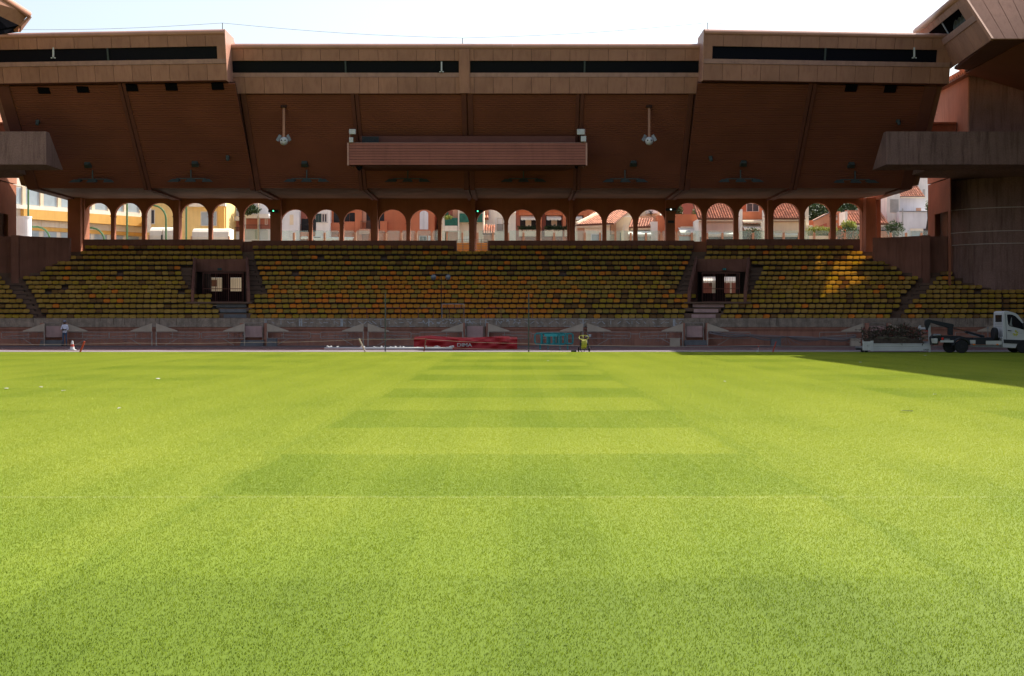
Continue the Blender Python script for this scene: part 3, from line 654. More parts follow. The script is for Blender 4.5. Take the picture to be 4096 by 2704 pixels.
# ---------------------------------------------------------------- corner towers and end stands
def tower(side):
    m = (lambda x: x) if side > 0 else mirX
    w_ = 'right' if side > 0 else 'left'
    t = thing('corner_tower', f'tall brown rendered corner tower with cantilevered concrete arm on the {w_} of the stand', 'tower', (m(38), 108, 0))
    def bx(name, x0, x1, y0, y1, z0, z1, mt, bev=0): b = MB(); b.box(m(x0), m(x1), y0, y1, z0, z1); return b.build(name, mt, t, bevel=bev)
    # upper block: dark front, side painted paler as if lit, seen above the arm
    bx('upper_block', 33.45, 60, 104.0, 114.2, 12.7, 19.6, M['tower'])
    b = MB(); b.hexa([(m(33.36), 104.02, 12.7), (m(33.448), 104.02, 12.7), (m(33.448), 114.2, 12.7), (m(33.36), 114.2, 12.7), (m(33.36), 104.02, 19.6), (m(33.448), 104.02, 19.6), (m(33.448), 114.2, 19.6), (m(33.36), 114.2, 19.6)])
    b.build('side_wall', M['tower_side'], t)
    bx('side_parapet', 30.4, 33.3, 106.6, 107.0, 14.9, 16.45, M['arcade']); bx('parapet_coping', 30.35, 33.3, 106.5, 107.1, 16.451, 16.62, M['arcade'])
    # arm
    b = MB(); pr = [(m(26.1), 99.2, 12.65), (m(26.1), 103.0, 12.65), (m(26.1), 99.9, 14.95), (m(26.1), 99.2, 14.95)]; b.prism(pr, (side * 34, 0, 0)); b.build('arm', M['tower'], t)
    bx('arm_slab', 29.9, 60, 103.01, 108.5, 12.63, 12.95, M['tower'])
    # lower pier with doorway
    X = 33.4; z0, z1 = 3.5, 12.62
    yd0, yd1 = 108.9, 112.4; zd = ZZ(849, 110)
    for (a, c, za, zb) in ((108.4, yd0, z0, z1), (yd1, 114.2, z0, z1), (yd0, yd1, zd, z1)):
        b = MB(); b.box(m(X), m(X + .06), a, c, za, zb); b.build('pier_wall', M['arcade'], t)
    bx('doorway_back', X + .6, X + .7, 111.0, yd1 + .4, z0, z1, M['wood'])
    bx('pier_block', X + 2.6, 60, 112.6, 114.2, z0, 12.62, M['tower'])
    bx('pier_back', X + .36, X + 1.7, 113.9, 114.2, z0, 12.62, M['arcade'])
    # drum
    cx_, cy_, r = m(39.3), 112.6, 5.15
    zz = [3.0, ZZ(986, 112.6) , ZZ(985, 112.6), ZZ(938, 112.6), ZZ(937, 112.6), ZZ(848, 112.6), ZZ(847, 112.6), 12.62]
    b = MB(); n = 72
    prof = [(r - .03, 3.0), (r - .03, zz[1]), (r + .05, zz[2]), (r + .05, 12.62)]
    b.lathe((cx_, cy_, 0), prof, n); b.build('drum', M['tower'], t, smooth=False)
    for y in (986, 938, 848):
        b = MB(); z = ZZ(y, 112.6); b.lathe((cx_, cy_, 0), [(r, z - .03), (r + .075, z - .03), (r + .075, z + .02), (r, z + .02)], n); b.build('drum_joint', M['groove'], t)
    if side > 0:
        b = MB(); b.box(XX(3799, 112.6) - .02, XX(3799, 112.6) + .06, 112.4, 112.6, zz[1], 10.7); b.build('drum_edge', M['groove'], t)
    # small tiled roof on top
    rf = sub('roof', t); b = MB(); 
    b.add([(m(32.9), 103.4, 19.62), (m(60), 103.4, 19.62), (m(60), 114.6, 19.62), (m(32.9), 114.6, 19.62), (m(32.9), 103.4, 19.8), (m(60), 103.4, 19.8), (m(60), 114.6, 22), (m(32.9), 114.6, 19.8)],
          [(0, 3, 2, 1), (4, 5, 6, 7), (0, 1, 5, 4), (1, 2, 6, 5), (2, 3, 7, 6), (3, 0, 4, 7)]); b.build('eaves', M['wood'], rf)
    b = MB()
    for i in range(22): b.tube([(m(32.85), 103.5 + i * .5, 19.92), (m(36), 103.5 + i * .5, 20.5)], .2, 6)
    b.build('tile_course', M['tile'], rf, kind='stuff')
    b = MB()
    for i in range(14): b.tube([(m(33.2 + i * .42), 103.25, 19.9), (m(33.2 + i * .42), 106, 20.6)], .17, 6)
    b.build('tile_course', M['tile'], rf, kind='stuff')
    return t
tower(1); tower(-1)
# low walls between stand and tower
for side in (1, -1):
    m = (lambda x: x) if side > 0 else mirX
    w_ = 'right' if side > 0 else 'left'
    t = thing('stair_wall', f'low brown rendered wall with a projecting pier closing the top of the {w_} stairway', 'wall', (m(31), 111, 5))
    pts = [(m(28.7), 112.9), (m(30.3), 111.9), (m(31.35), 110.7), (m(31.75), 110.3)]
    for i in range(3):
        (xa, ya), (xb_, yb) = pts[i], pts[i + 1]
        b = MB(); b.hexa([(xa, ya, 4.2), (xb_, yb, 4.2), (xb_, yb + .3, 4.2), (xa, ya + .3, 4.2), (xa, ya, 8.33), (xb_, yb, 8.33), (xb_, yb + .3, 8.33), (xa, ya + .3, 8.33)]); b.build('wall_panel', M['parapet'], t)
    b = MB(); b.box(m(31.76), m(32.35), 110.0, 111.4, 4.2, 8.36); b.build('pier', M['parapet'], t)
    b = MB(); b.box(m(32.36), m(40), 111.0, 111.3, 4.2, 8.33); b.build('wall_panel', M['parapet'], t)
# end stand roof, right: seen corner and the roof that shades the pitch
def end_roof(side):
    m = (lambda x: x) if side > 0 else mirX
    w_ = 'right' if side > 0 else 'left'
    t = thing('end_stand_roof', f'terracotta roof of the {w_} end stand with an angled corner fascia and floodlight slot', 'roof', (m(32), 80, 18))
    def quadslab(name, a, c, d, e, th, mt, off=0.):      # quad a b c d, thickness along its normal (outwards)
        a, c, d, e = [Vector((m(v[0]), v[1], v[2])) for v in (a, c, d, e)]
        n = (c - a).cross(e - a).normalized() * (-1 if side > 0 else 1)
        b = MB(); b.hexa([a + n * off, c + n * off, d + n * off, e + n * off, a + n * (off + th), c + n * (off + th), d + n * (off + th), e + n * (off + th)]); return b.build(name, mt, t)
    A0t, A0b = Vector((30.8, 108.4, 23.9)), Vector((32.3, 107.3, 20.2)); A1t, A1b = Vector((27.6, 87.3, 21.9)), Vector((28.6, 84.7, 18.5))
    B1t, B1b = Vector((32.4, 87.3, 21.9)), Vector((32.4, 84.7, 18.5))
    L = lambda p, q, s: p + (q - p) * s
    b = MB(); b.beam([m(v) if i == 0 else v for i, v in enumerate(A1b)], [m(v) if i == 0 else v for i, v in enumerate(A1t)], .2, .2); b.build('corner_trim', M['fascia'], t)
    def fa(s, u): return L(L(A0b, A1b, s), L(A0t, A1t, s), u)     # s along, u up
    lv = {'low': (0, .43), 'strip': (.43, .54), 'slot': (.54, .80), 'up': (.80, .99)}
    for nm, (u0, u1), mt, off in (('lower_panel', lv['low'], M['fascia'], .0), ('sill_strip', lv['strip'], M['fascia_strip'], .05), ('upper_panel', lv['up'], M['fascia'], .0)):
        k = 8 if 'panel' in nm else 1
        for i in range(k):
            quadslab(nm, fa(1 - i / k - .002, u0), fa(1 - (i + 1) / k + .002, u0), fa(1 - (i + 1) / k + .002, u1), fa(1 - i / k - .002, u1), .08, mt, off)
    quadslab('slot_end', fa(1, .54), fa(.86, .54), fa(.86, .80), fa(1, .80), .08, M['fascia'])
    quadslab('slot_back', fa(.93, .35), fa(0, .35), fa(0, 1.0), fa(.93, 1.0), .03, M['dark'], -.75)
    quadslab('slot_mullion', fa(.49, .54), fa(.477, .54), fa(.477, .80), fa(.49, .80), .05, M['grey'], -.1)
    for i, s in enumerate((.56, .63, .70, .77)):       # round floodlights in the slot
        c = fa(s, .67); c = Vector((m(c.x + .55), c.y, c.z))
        b = MB(); b.lathe(c, [(.10, .3 * side), (.3, .2 * side), (.42, -.02 * side), (.44, -.05 * side), (.40, -.05 * side), (.3, .1 * side)], 20, 'x'); b.build('floodlight', M['lampgrey'], t, smooth=True)
    b = MB()                                           # rounded rim
    path = [A0t + Vector((.1, .3, -.05)), A1t + Vector((.1, -.1, -.05))]
    b.tube([(m(p.x), p.y, p.z) for p in path], .26, 12); b.build('rim', M['fascia_rim'], t, smooth=True)
    # cross face with sloping seams
    n = 5; d = (B1b - A1b) / n; dt = (B1t - A1t) / n
    ext = lambda p, q: p + (q - p) * 1.0
    for i in range(n):
        g = .02
        a, c = A1b + d * (i + g), A1b + d * (i + 1 - g); e, h_ = A1t + dt * (i + g), A1t + dt * (i + 1 - g)
        quadslab('front_panel', c, a, e, h_, .08, M['fascia'])
    # body
    b = MB(); Z = 18.55
    plan_b = [(29.2, 96.2), (28.7, 84.85), (33.6, 84.85), (33.6, -12), (62, -12), (62, 96.2)]
    plan_t = [(28.4, 98.6), (27.9, 87.4), (33.6, 87.4), (33.6, -12), (62, -12), (62, 103)]
    # underside border, flat
    b.hexa([(m(x), y, z) for x, y, z in [(28.65, 84.8, 18.5), (32.45, 84.8, 18.5), (32.4, 100.5, 19.5), (31.25, 100.5, 19.5), (28.65, 84.8, 18.7), (32.45, 84.8, 18.7), (32.4, 100.5, 19.7), (31.25, 100.5, 19.7)]]); b.build('border_soffit', M['rib'], t)
    b = MB()
    for (xa, xc, ya, yc, za, zb) in ((33.4, 62, -12, 102, 20.4, 21.8), (32.0, 34.5, 88.6, 102, 19.9, 21.8), (30.6, 34.5, 88.6, 96, 19.6, 21.8)): b.box(m(xa), m(xc), ya, yc, za, zb)
    b.build('roof_body', M['fascia'], t)
    b = MB(); b.box(m(32.4), m(33.4), -12, 84.68, 18.5, 21.9); b.build('long_fascia', M['fascia'], t)
    # slatted inner soffit sloping down outwards
    b = MB(); k = 78
    for i in range(k):
        y = 84.9 + i * .22; x0 = 30.7 + (y - 85) * .107; z0 = 18.5 + (y - 85) * .06
        x1_ = 46; z1_ = z0 - (x1_ - x0) * .30
        b.beam((m(x0), y, z0 - .02), (m(x1_), y, z1_), .17, .05)
    b.build('soffit_slats', M['slat'], t, kind='stuff')
    b = MB(); b.hexa([(m(30.6), 84.8, 18.6), (m(46), 84.8, 14.0), (m(46), 102, 15.7), (m(32.5), 102, 19.6), (m(30.6), 84.8, 18.8), (m(46), 84.8, 18.3), (m(46), 102, 19.3), (m(32.5), 102, 19.8)]); b.build('soffit_backing', M['slat_back'], t)
    b = MB(); b.box(m(45), m(60), -10, 98, -.05, 18); b.build('end_stand_body', M['parapet'], t)
    return t
end_roof(1)
# left end stand: only the tip of its roof shows in the top left corner
t = thing('end_stand_roof', 'sunlit tip of the left end stand roof in the upper left corner', 'roof', (-34, 92, 18))
T1 = P(115, 55, 92.0); 
def dirp(p, x, y, Y): return P(x, y, Y)
q = [P(115, 52, 92), P(-260, -190, 84), P(-260, -60, 84), P(76, 101, 92)]
b = MB(); b.prism(q, (0, .12, 0)); b.build('upper_panel', M['fascia'], t)
b = MB(); b.prism([P(76, 101, 92), P(50, 130, 92), P(-260, -60 + 30, 84), P(-260, -60, 84)][::-1], (0, .05, 0)); 
q = [P(115, 62, 92), P(118, 66, 94), P(72, 126, 94), P(76, 101, 92)]
b = MB(); b.prism(q, (.05, .3, 0)); b.build('end_panel', M['fascia_rim'], t)
b = MB(); b.prism([P(76, 101, 92.6), P(-260, -60, 84.6), P(-260, 170, 84.6), P(34, 128, 92.6), P(70, 126, 92.6)][::-1], (0, .2, 0)); b.build('slot_back', M['dark'], t)
b = MB(); b.prism([P(76, 101, 92.3), P(72, 126, 92.3), P(44, 126, 92.3)], (0, .2, 0)); b.build('cheek', M['arcade'], t)
b = MB(); b.prism([P(-4, 118, 92.2), P(34, 137, 92.2), P(-4, 137, 92.2)], (0, .2, 0)); b.build('lower_panel', M['fascia_rim'], t)
b = MB(); b.tube([P(115, 58, 92.1), P(-260, -184, 84.1)], .22, 10); b.build('rim', M['fascia_rim'], t, smooth=True)
b = MB(); b.hexa([P(-800, -200, 86) + Vector((0, 0, 0)), P(70, 110, 93), P(70, 110, 96), P(-800, -200, 96), P(-800, -300, 86), P(100, 60, 93), P(100, 60, 96), P(-800, -300, 96)])
b.build('roof_body', M['fascia'], t)
b = MB(); b.box(-62, -52, -10, 96, -.05, 14); b.build('end_stand_body', M['parapet'], t)
# ---------------------------------------------------------------- gantry under the roof
X0, X1 = XX(1389, 102), XX(2349, 102); zt, zb = ZZ(572, 102), ZZ(659.5, 102)
t = thing('camera_gantry', 'long reddish planked camera gantry hanging under the middle of the roof', 'gantry', ((X0 + X1) / 2, 102, zb))
n = 8; dz = (zt - zb) / n
for i in range(n):
    b = MB(); b.box(X0 + .12, X1 - .12, 102.0 + rz_.uniform(0, .01), 102.08, zb + i * dz + .012, zb + (i + 1) * dz - .012); b.build('plank', M['gplank'], t)
b = MB(); b.box(X0, X0 + .115, 101.96, 102.3, zb - .03, zt + .02); b.box(X1 - .115, X1, 101.96, 102.3, zb - .03, zt + .02); b.build('corner_trim', M['fascia_rim'], t)
b = MB(); b.box(X0 + .1, X1 - .1, 102.1, 102.2, zb, zt - .02); b.build('backing', M['slat_back'], t)
b = MB(); b.hexa([(X0 + .05, 102.0, zb - .03), (X1 - .05, 102.0, zb - .03), (X1 - 1.5, 105.6, zb - .03), (X0 + 1.2, 105.6, zb - .03), (X0 + .05, 102.2, zb - .001), (X1 - .05, 102.2, zb - .001), (X1 - 1.5, 105.9, zb - .001), (X0 + 1.2, 105.9, zb - .001)]); b.build('floor', M['rib'], t)
b = MB(); b.box(X0 + .1, X0 + .2, 102.21, 104.3, zb, zt); b.box(X1 - .2, X1 - .1, 102.21, 104.3, zb, zt); b.build('side_panel', M['fascia'], t)
b = MB(); b.box(X0 + .8, X1 - .8, 103.35, 103.5, zb + .5, ZZ(545, 103.4)); b.build('rear_panel', M['rib'], t)
b = MB(); b.beam((X0 + .15, 102.25, zt), (X0 + .15, 102.25, ZZ(515, 102)), .06, .06); b.beam((X1 - .15, 102.25, zt), (X1 - .15, 102.25, ZZ(515, 102)), .06, .06)
b.box(X0, X1, 101.99, 102.1, zt, zt + .03); b.build('post', M['fascia_strip'], t)
for q, (xa, xb_) in enumerate(((1449, 1514),)):
    b = MB(); x_, w = XX(1449, 102.8), XX(1514, 102.8)
    for k in range(14): xx_ = x_ + (w - x_) * k / 13; b.box(xx_ - .02, xx_ + .02, 102.8, 102.83, zt - .1, ZZ(545, 102.8))
    b.box(x_, w, 102.84, 102.9, zt - .1, ZZ(546, 102.8)); solid('equipment_rack', 'dark slatted equipment rack standing at the left end of the gantry', 'rack', b, M['black'])
def lampbox(x, y, w, h, label, ang=0):
    c = P(x, y, 101.9); t = thing('floodlight', label, 'floodlight', (c.x, c.y, c.z - h))
    ww, hh = w / F * 102 / 2, h / F * 102 / 2
    b = MB(); b.box(c.x - ww, c.x + ww, c.y - .12, c.y + .1, c.z - hh, c.z + hh); b.build('housing', M['ltgrey'], t, bevel=.03)
    b = MB(); b.beam((c.x, c.y + .12, c.z), (c.x, c.y + .3, c.z - .55), .05, .05); b.build('bracket', M['black'], t)
lampbox(1410, 527, 26, 20, 'upper pale box floodlight at the left end of the gantry'); lampbox(1405, 560, 16, 20, 'lower pale box floodlight at the left end of the gantry')
lampbox(2323, 528, 30, 22, 'upper pale box floodlight at the right end of the gantry'); lampbox(2334, 556, 21, 22, 'lower pale box floodlight at the right end of the gantry')
for (x, y, lab) in ((1437, 668, 'left'), (2306, 666, 'right')):
    c = P(x, y, 102.6); b = MB(); r = .22 if lab == 'left' else .12; b.lathe((c.x, c.y, zb - .03 - r * 1.5), [(.02, 0), (r * .6, r * .2), (r, r), (r, r * 1.5)], 14)
    solid('dome_camera', f'black dome camera under the {lab} end of the gantry', 'camera', b, M['darkpane'], smooth=True)
# hanging camera globes
for (x, lab) in ((1121, 'left'), (2605, 'right')):
    top = on_soffit(x, 413, False); zb_ = ZZ(551, top.y); c = Vector((top.x, top.y - .02, ZZ(564, top.y)))
    t = thing('hanging_camera', f'white globe camera with side horns hanging on a long pole, {lab} of the gantry', 'camera', (c.x, c.y, c.z - .3))
    b = MB(); b.beam((top.x, top.y, top.z + .1), (c.x, c.y, c.z), .16, .16); b.build('pole', M['fascia'], t)
    b = MB(); b.box(top.x - .2, top.x + .2, top.y - .2, top.y + .2, top.z - .08, top.z + .1); b.build('ceiling_plate', M['slat_back'], t)
    b = MB(); b.ball(c, .30, 18, 10); b.build('globe', M['white'], t, smooth=True)
    b = MB(); 
    for q in (-1, 1): b.lathe((c.x + q * .13, c.y - .295, c.z + .02), [(.05, 0), (.05, .04)], 10, 'y')
    b.build('lens', M['black'], t)
    for q in (-1, 1):
        b = MB(); a0 = Vector((c.x + q * .25, c.y, c.z + .42)); b.beam(a0, a0 + Vector((q * .22, -.1, -.42)), .06, .22); b.build('side_horn', M['grey'], t)
        b = MB(); b.beam(c + Vector((q * .2, 0, .1)), a0 + Vector((q * .1, 0, -.2)), .04, .04); b.build('bracket', M['black'], t)
# three lamp bars
names = ['first', 'second', 'third', 'fourth', 'fifth', 'sixth', 'seventh', 'eighth']
proto = None
for i, (x, y) in enumerate(((372, 717), (765, 715), (1225, 713), (1630, 713), (2094, 713), (2501, 714), (2961, 716), (3419, 719))):
    wing = x < 900 or x > 2750; s_ = on_soffit(x, y - 35, wing)
    if proto is None:
        L0 = Vector((0, 0, 0)); t = thing('lamp_bar', '', 'lamp', (0, 0, 0)); LOC[t.name] = Vector()
        b = MB(); b.beam((0, 0, .85), (0, 0, .2), .09, .09); b.build('stem', M['lampgrey'], t)
        b = MB(); b.beam((-1.1, 0, .2), (1.1, 0, .2), .07, .07); b.build('crossbar', M['lampgrey'], t)
        for q in (-1, 0, 1):
            b = MB(); b.add([(q * 1.15 - .42 + q * .15, -.35, -.08), (q * 1.15 + .42 + q * .15, -.35, -.08), (q * 1.1 + .3, .3, .10), (q * 1.1 - .3, .3, .10), (q * 1.15 - .25, -.1, .17), (q * 1.15 + .25, -.1, .17), (q * 1.1 + .2, .25, .19), (q * 1.1 - .2, .25, .19)],
                [(0, 3, 2, 1), (4, 5, 6, 7), (0, 1, 5, 4), (1, 2, 6, 5), (2, 3, 7, 6), (3, 0, 4, 7)]); b.build('lamp_head', M['lampgrey'], t)
        proto = t; o = t
    else:
        o = proto.copy(); COL.objects.link(o)
        for ch in [c for c in bpy.data.objects if c.parent == proto]:
            c2 = ch.copy(); COL.objects.link(c2); c2.parent = o
    o.location = (s_.x, s_.y - .1, s_.z - .85)
    tag(o, f'{names[i]} three-headed grey lamp bar from the left under the back of the roof', 'lamp', 'lamp bars under the back of the roof')
for i, (x, y) in enumerate(((351, 655), (780, 651), (1214, 648), (2536, 646), (2974, 649), (3405, 655))):
    wing = x < 900 or x > 2750; s_ = on_soffit(x, y, wing); b = MB()
    b.add([(s_.x - .2, s_.y - .3, s_.z - .1), (s_.x + .2, s_.y - .3, s_.z - .1), (s_.x + .27, s_.y + .1, s_.z - .32), (s_.x - .27, s_.y + .1, s_.z - .32), (s_.x - .2, s_.y - .1, s_.z + .15), (s_.x + .2, s_.y - .1, s_.z + .15), (s_.x + .27, s_.y + .2, s_.z), (s_.x - .27, s_.y + .2, s_.z)], [(0, 3, 2, 1), (4, 5, 6, 7), (0, 1, 5, 4), (1, 2, 6, 5), (2, 3, 7, 6), (3, 0, 4, 7)])
    solid('loudspeaker', f'small grey loudspeaker on the slatted soffit above the {names[(0, 1, 2, 5, 6, 7)[i]]} lamp bar', 'loudspeaker', b, M['lampgrey'], group='loudspeakers on the soffit')
for i, (x, y) in enumerate(((153, 486), (912, 628), (2841, 630), (3590, 485), (1497, 688), (2250, 688))):
    if i > 3: continue
    s_ = on_soffit(x, y, True); b = MB(); b.box(s_.x - .12, s_.x + .12, s_.y - .2, s_.y + .1, s_.z - .1, s_.z + .1); b.lathe((s_.x + .03, s_.y - .3, s_.z - .22), [(.09, -.1), (.14, 0), (.10, .15)], 10)
    solid('spotlight', ['small grey spotlight high on the far left soffit', 'small grey spotlight beside the rib left of centre', 'small grey spotlight beside the rib right of centre', 'small grey spotlight high on the far right soffit'][i], 'spotlight', b, M['lampgrey'])
# green exit lamps
for i, (x, y, mt) in enumerate(((1094, 844, 'glow_green'), (1911, 845, 'glow_green'), (2683, 838, 'glow_white'))):
    c = P(x, y, 116.0); t = thing('exit_lamp', ['green exit lamp on the broad pillar left of the middle arches', 'green exit lamp beside the central column', 'white exit lamp on the broad pillar right of the middle arches'][i], 'lamp', c, 'exit lamps above the seats')
    LOC[t.name] = c
    b = MB(); b.box(c.x - .42, c.x + .42, c.y - .12, c.y + .1, c.z - .12, c.z + .10); b.build('housing', M['black'], t, bevel=.03)
    b = MB(); b.lathe((c.x, c.y - .14, c.z), [(.06, 0), (.06, .04)], 10, 'y'); b.build('light', M[mt], t)
b = MB(); c = P(2684, 887, 116.1); b.box(c.x - .25, c.x + .25, c.y - .1, c.y, c.z - .1, c.z + .1); solid('junction_box', 'small dark box on the broad pillar below the white exit lamp', 'box', b, M['black'])
c = P(2897, 1077, 112.3); t = thing('exit_sign', 'small dark exit sign on the header of the right passage', 'sign', c); LOC[t.name] = c
b = MB(); b.box(c.x - .16, c.x + .16, c.y - .08, c.y, c.z - .09, c.z + .09); b.build('case', M['shutter_g'], t)
b = MB(); b.box(c.x - .12, c.x - .02, c.y - .09, c.y - .08, c.z - .03, c.z + .03); b.box(c.x + .03, c.x + .11, c.y - .09, c.y - .08, c.z - .05, c.z + .05); b.box(c.x - .13, c.x + .13, c.y - .09, c.y - .08, c.z + .065, c.z + .08); b.build('pictogram', M['tealboard'], t)
c = P(879, 1077, 112.3); b = MB(); b.box(c.x - .16, c.x + .16, c.y - .08, c.y, c.z - .09, c.z + .09); solid('exit_sign', 'small dark exit sign on the header of the left passage', 'sign', b, M['shutter_g'])
# barred gates in the passages
for side, lab in ((-1, 'left'), (1, 'right')):
    Yg = 111.5; xa, xb_ = (812, 972) if side < 0 else (2809, 2957); zt_ = ZZ(1090, Yg); zf_ = ZZ(1208, 105.4)
    A, B_ = XX(xa, Yg), XX(xb_, Yg); t = thing('barred_gate', f'dark barred steel gate across the {lab} passage', 'gate', ((A + B_) / 2, Yg, zf_))
    nb = 22
    for i in range(nb + 1):
        x = A + (B_ - A) * i / nb; w = .05 if i in (0, 7, 14, 22) else .016
        b = MB(); b.box(x - w / 2, x + w / 2, Yg - w / 2, Yg + w / 2, zf_, zt_); b.build('bar', M['rust'], t)
    for z in (zf_ + .12, ZZ(1155, Yg), zt_ - .04): b = MB(); b.box(A, B_, Yg - .02, Yg + .02, z - .025, z + .025); b.build('rail', M['rust'], t)
# red-brown hoops and the central double hoop on the wall top
Yh = 102.4; k = 0; hoops = [(1408, 1468, 1231), (1544, 1602, 1231), (1673, 1734, 1231), (1797, 1857, 1231), (1944, 2004, 1231), (2070, 2131, 1231)]
for (xa, xb_, yt) in hoops:
    b = MB(); z0 = 1.9; b.tube([(XX(xa, Yh), Yh, z0), (XX(xa, Yh), Yh, ZZ(yt, Yh)), (XX(xb_, Yh), Yh, ZZ(yt, Yh)), (XX(xb_, Yh), Yh, z0)], .028, 6)
    solid('guard_rail', f'{names[k]} rust red tube guard rail from the left in front of the lowest seats', 'railing', b, M['rust'], group='guard rails before the lowest seats'); k += 1
t = thing('mesh_frame', 'pale wire mesh frame standing taller than the guard rails before the lowest seats', 'frame', (XX(1795, 102.6), 102.6, 1.9))
Ym = 102.6; xa, xb_ = XX(1768, Ym), XX(1856, Ym); zt_ = ZZ(1216, Ym)
b = MB(); b.tube([(xa, Ym, 1.9), (xa, Ym, zt_), (xb_, Ym, zt_), (xb_, Ym, 1.9)], .022, 6); b.build('frame', M['ltgrey'], t)
b = MB()
for i in range(1, 12): x = xa + (xb_ - xa) * i / 12; b.tube([(x, Ym, 1.9), (x, Ym, zt_)], .005, 4)
b.build('mesh', M['tube'], t)
# T shaped loudspeaker pole in the seats
t = thing('loudspeaker_pole', 'tall dark T shaped pole with two grey horn loudspeakers in front of the middle seats', 'pole', (XX(1765, 102.2), 102.2, 1.9))
Yp = 102.2; xp = XX(1765, Yp)
b = MB(); b.tube([(xp, Yp, 1.9), (xp, Yp, ZZ(1097, Yp))], .03, 6); b.build('pole', M['black'], t)
b = MB(); b.tube([(XX(1733, Yp), Yp, ZZ(1097, Yp)), (XX(1793, Yp), Yp, ZZ(1097, Yp))], .025, 6); b.build('crossbar', M['black'], t)
for x in (1735, 1793):
    c = P(x, 1109, Yp); b = MB(); b.lathe((c.x, c.y - .2, c.z), [(.20, 0), (.16, .1), (.06, .3), (.04, .4)], 10, 'y'); b.build('horn', M['grey'], t, smooth=True)
# lightning wires on the roof edge
pts = [(-30, 118, 99.6), (890, 92, 98.6), (1850, 152, 100.8), (2831, 91, 98.6), (3702, 111, 99.8)]
for i, (x, y, Y) in enumerate(pts[1:4]):
    b = MB(); p = P(x, y, Y); b.beam(p, (p.x, p.y, 21.3 if i == 1 else 21.9), .05, .05); solid('wire_mast', ['short wire mast on the right tip of the left roof wing', 'short wire mast on the middle of the lower roof edge', 'short wire mast on the left tip of the right roof wing'][i], 'mast', b, M['grey'])
b = MB(); path = []
for i in range(4):
    a, c = P(*pts[i]), P(*pts[i + 1])
    for k in range(8): s_ = k / 8; q = a.lerp(c, s_); q.z -= .18 * math.sin(math.pi * s_); path.append(q)
path.append(P(*pts[4])); b.tube(path, .012, 4); solid('roof_wire', 'thin grey wire strung above the whole roof edge', 'wire', b, M['grey'])
# ---------------------------------------------------------------- seats
SEGS = []
zz = lambda base, v: base + v * .4846
def row_blocks(i):
    L = [('B', zz(0, B0[i]), zz(0, [1812, 1805, 1757, 1740, 1750, 1580, 1552, 1530, 1507, 1497, 1490, 1592, 2005, 1998, 1985][i]))]
    if i <= 8: L.append(('A', -120, zz(0, A1[i])))
    if i == 10: L.append(('A', -120, zz(0, 105)))
    c0, c1 = zz(0, C0[i]), zz(2048, C1[i])
    if i == 14: L += [('C', c0, 1818), ('C', 1958, c1)]
    else: L.append(('C', c0, c1))
    L.append(('D', zz(2048, D0[i]), zz(3072, D1[i])))
    if i <= 10:
        e1 = {6: 1768, 7: 1600, 8: 1537, 9: 1520, 10: 1497}.get(i, 2380)
        if i <= 4: L += [('E', zz(3072, E0[i]), zz(3072, 1928)), ('E', zz(3072, 1940), 4230)]
        else: L.append(('E', zz(3072, E0[i]), zz(3072, e1)))
        if i == 6: L.append(('E', zz(3072, 2095), 4230))
    return L
SEGS = [[(XX(a, YR[i]) + .05, XX(c, YR[i]) - .05) for _, a, c in row_blocks(i)] for i in range(15)]
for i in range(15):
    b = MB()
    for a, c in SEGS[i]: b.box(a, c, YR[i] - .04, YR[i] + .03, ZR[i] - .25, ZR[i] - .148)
    b.build('seat_shade_beam', M['black'], gs)  # black strip added as the shade between rows, doubling as seat mounting
SE = {}
cols = {'olive': (.56, .36, .055), 'faded': (.64, .43, .09), 'amber': (.76, .38, .035), 'orange': (.85, .34, .03), 'brown': (.34, .18, .045), 'yellow': (.60, .42, .035), 'green': (.48, .35, .055)}
words_ = {'olive': 'olive', 'faded': 'pale', 'amber': 'amber', 'orange': 'orange', 'brown': 'brown', 'yellow': 'yellow', 'green': 'greenish'}
for k, c in cols.items(): M['seat_' + k] = mat('seat_plastic_' + k, c, .45, .08, 3, rnd=.06, spec=.35, fine=.05, thin=.6)
def seat_geo(b, n=12):
    w, h = .245, .122; fr = []
    for k in range(n):
        t = 2 * math.pi * (k + .5) / n; cx_, sz = math.cos(t), math.sin(t)
        fr.append((w * math.copysign(abs(cx_) ** .55, cx_), h * math.copysign(abs(sz) ** .6, sz)))
    vs = [(x, .02 + (x / w) ** 2 * -.03 + z * .12, z) for x, z in fr] + [(x * .97, .06 + z * .12, z) for x, z in fr] + [(x * .72, .055 + z * .12 - .02, z * .7) for x, z in fr]
    fs = [tuple(range(2 * n, 3 * n))] + [(i, (i + 1) % n, 2 * n + (i + 1) % n, 2 * n + i) for i in range(n)] + [(i, n + i, n + (i + 1) % n, (i + 1) % n) for i in range(n)] + [tuple(range(2 * n - 1, n - 1, -1))]
    b.add(vs, fs)
    pan = [(-.215, .02, -.115), (.215, .02, -.115), (.205, -.30, -.115), (.12, -.36, -.12), (-.12, -.36, -.12), (-.205, -.30, -.115)]
    b.prism(pan, (0, 0, -.028))
def seat_br(b):
    b.box(-.25, .25, -.02, .05, -.235, -.168); b.box(-.2, .2, -.28, -.02, -.20, -.178)  # bracket bars enlarged into dark strips for the shade under the pans
    b.tube([(-.1, -.02, -.2), (-.1, -.12, -.33), (0, -.10, -.42), (.1, -.12, -.33), (.1, -.02, -.2)], .014, 5)
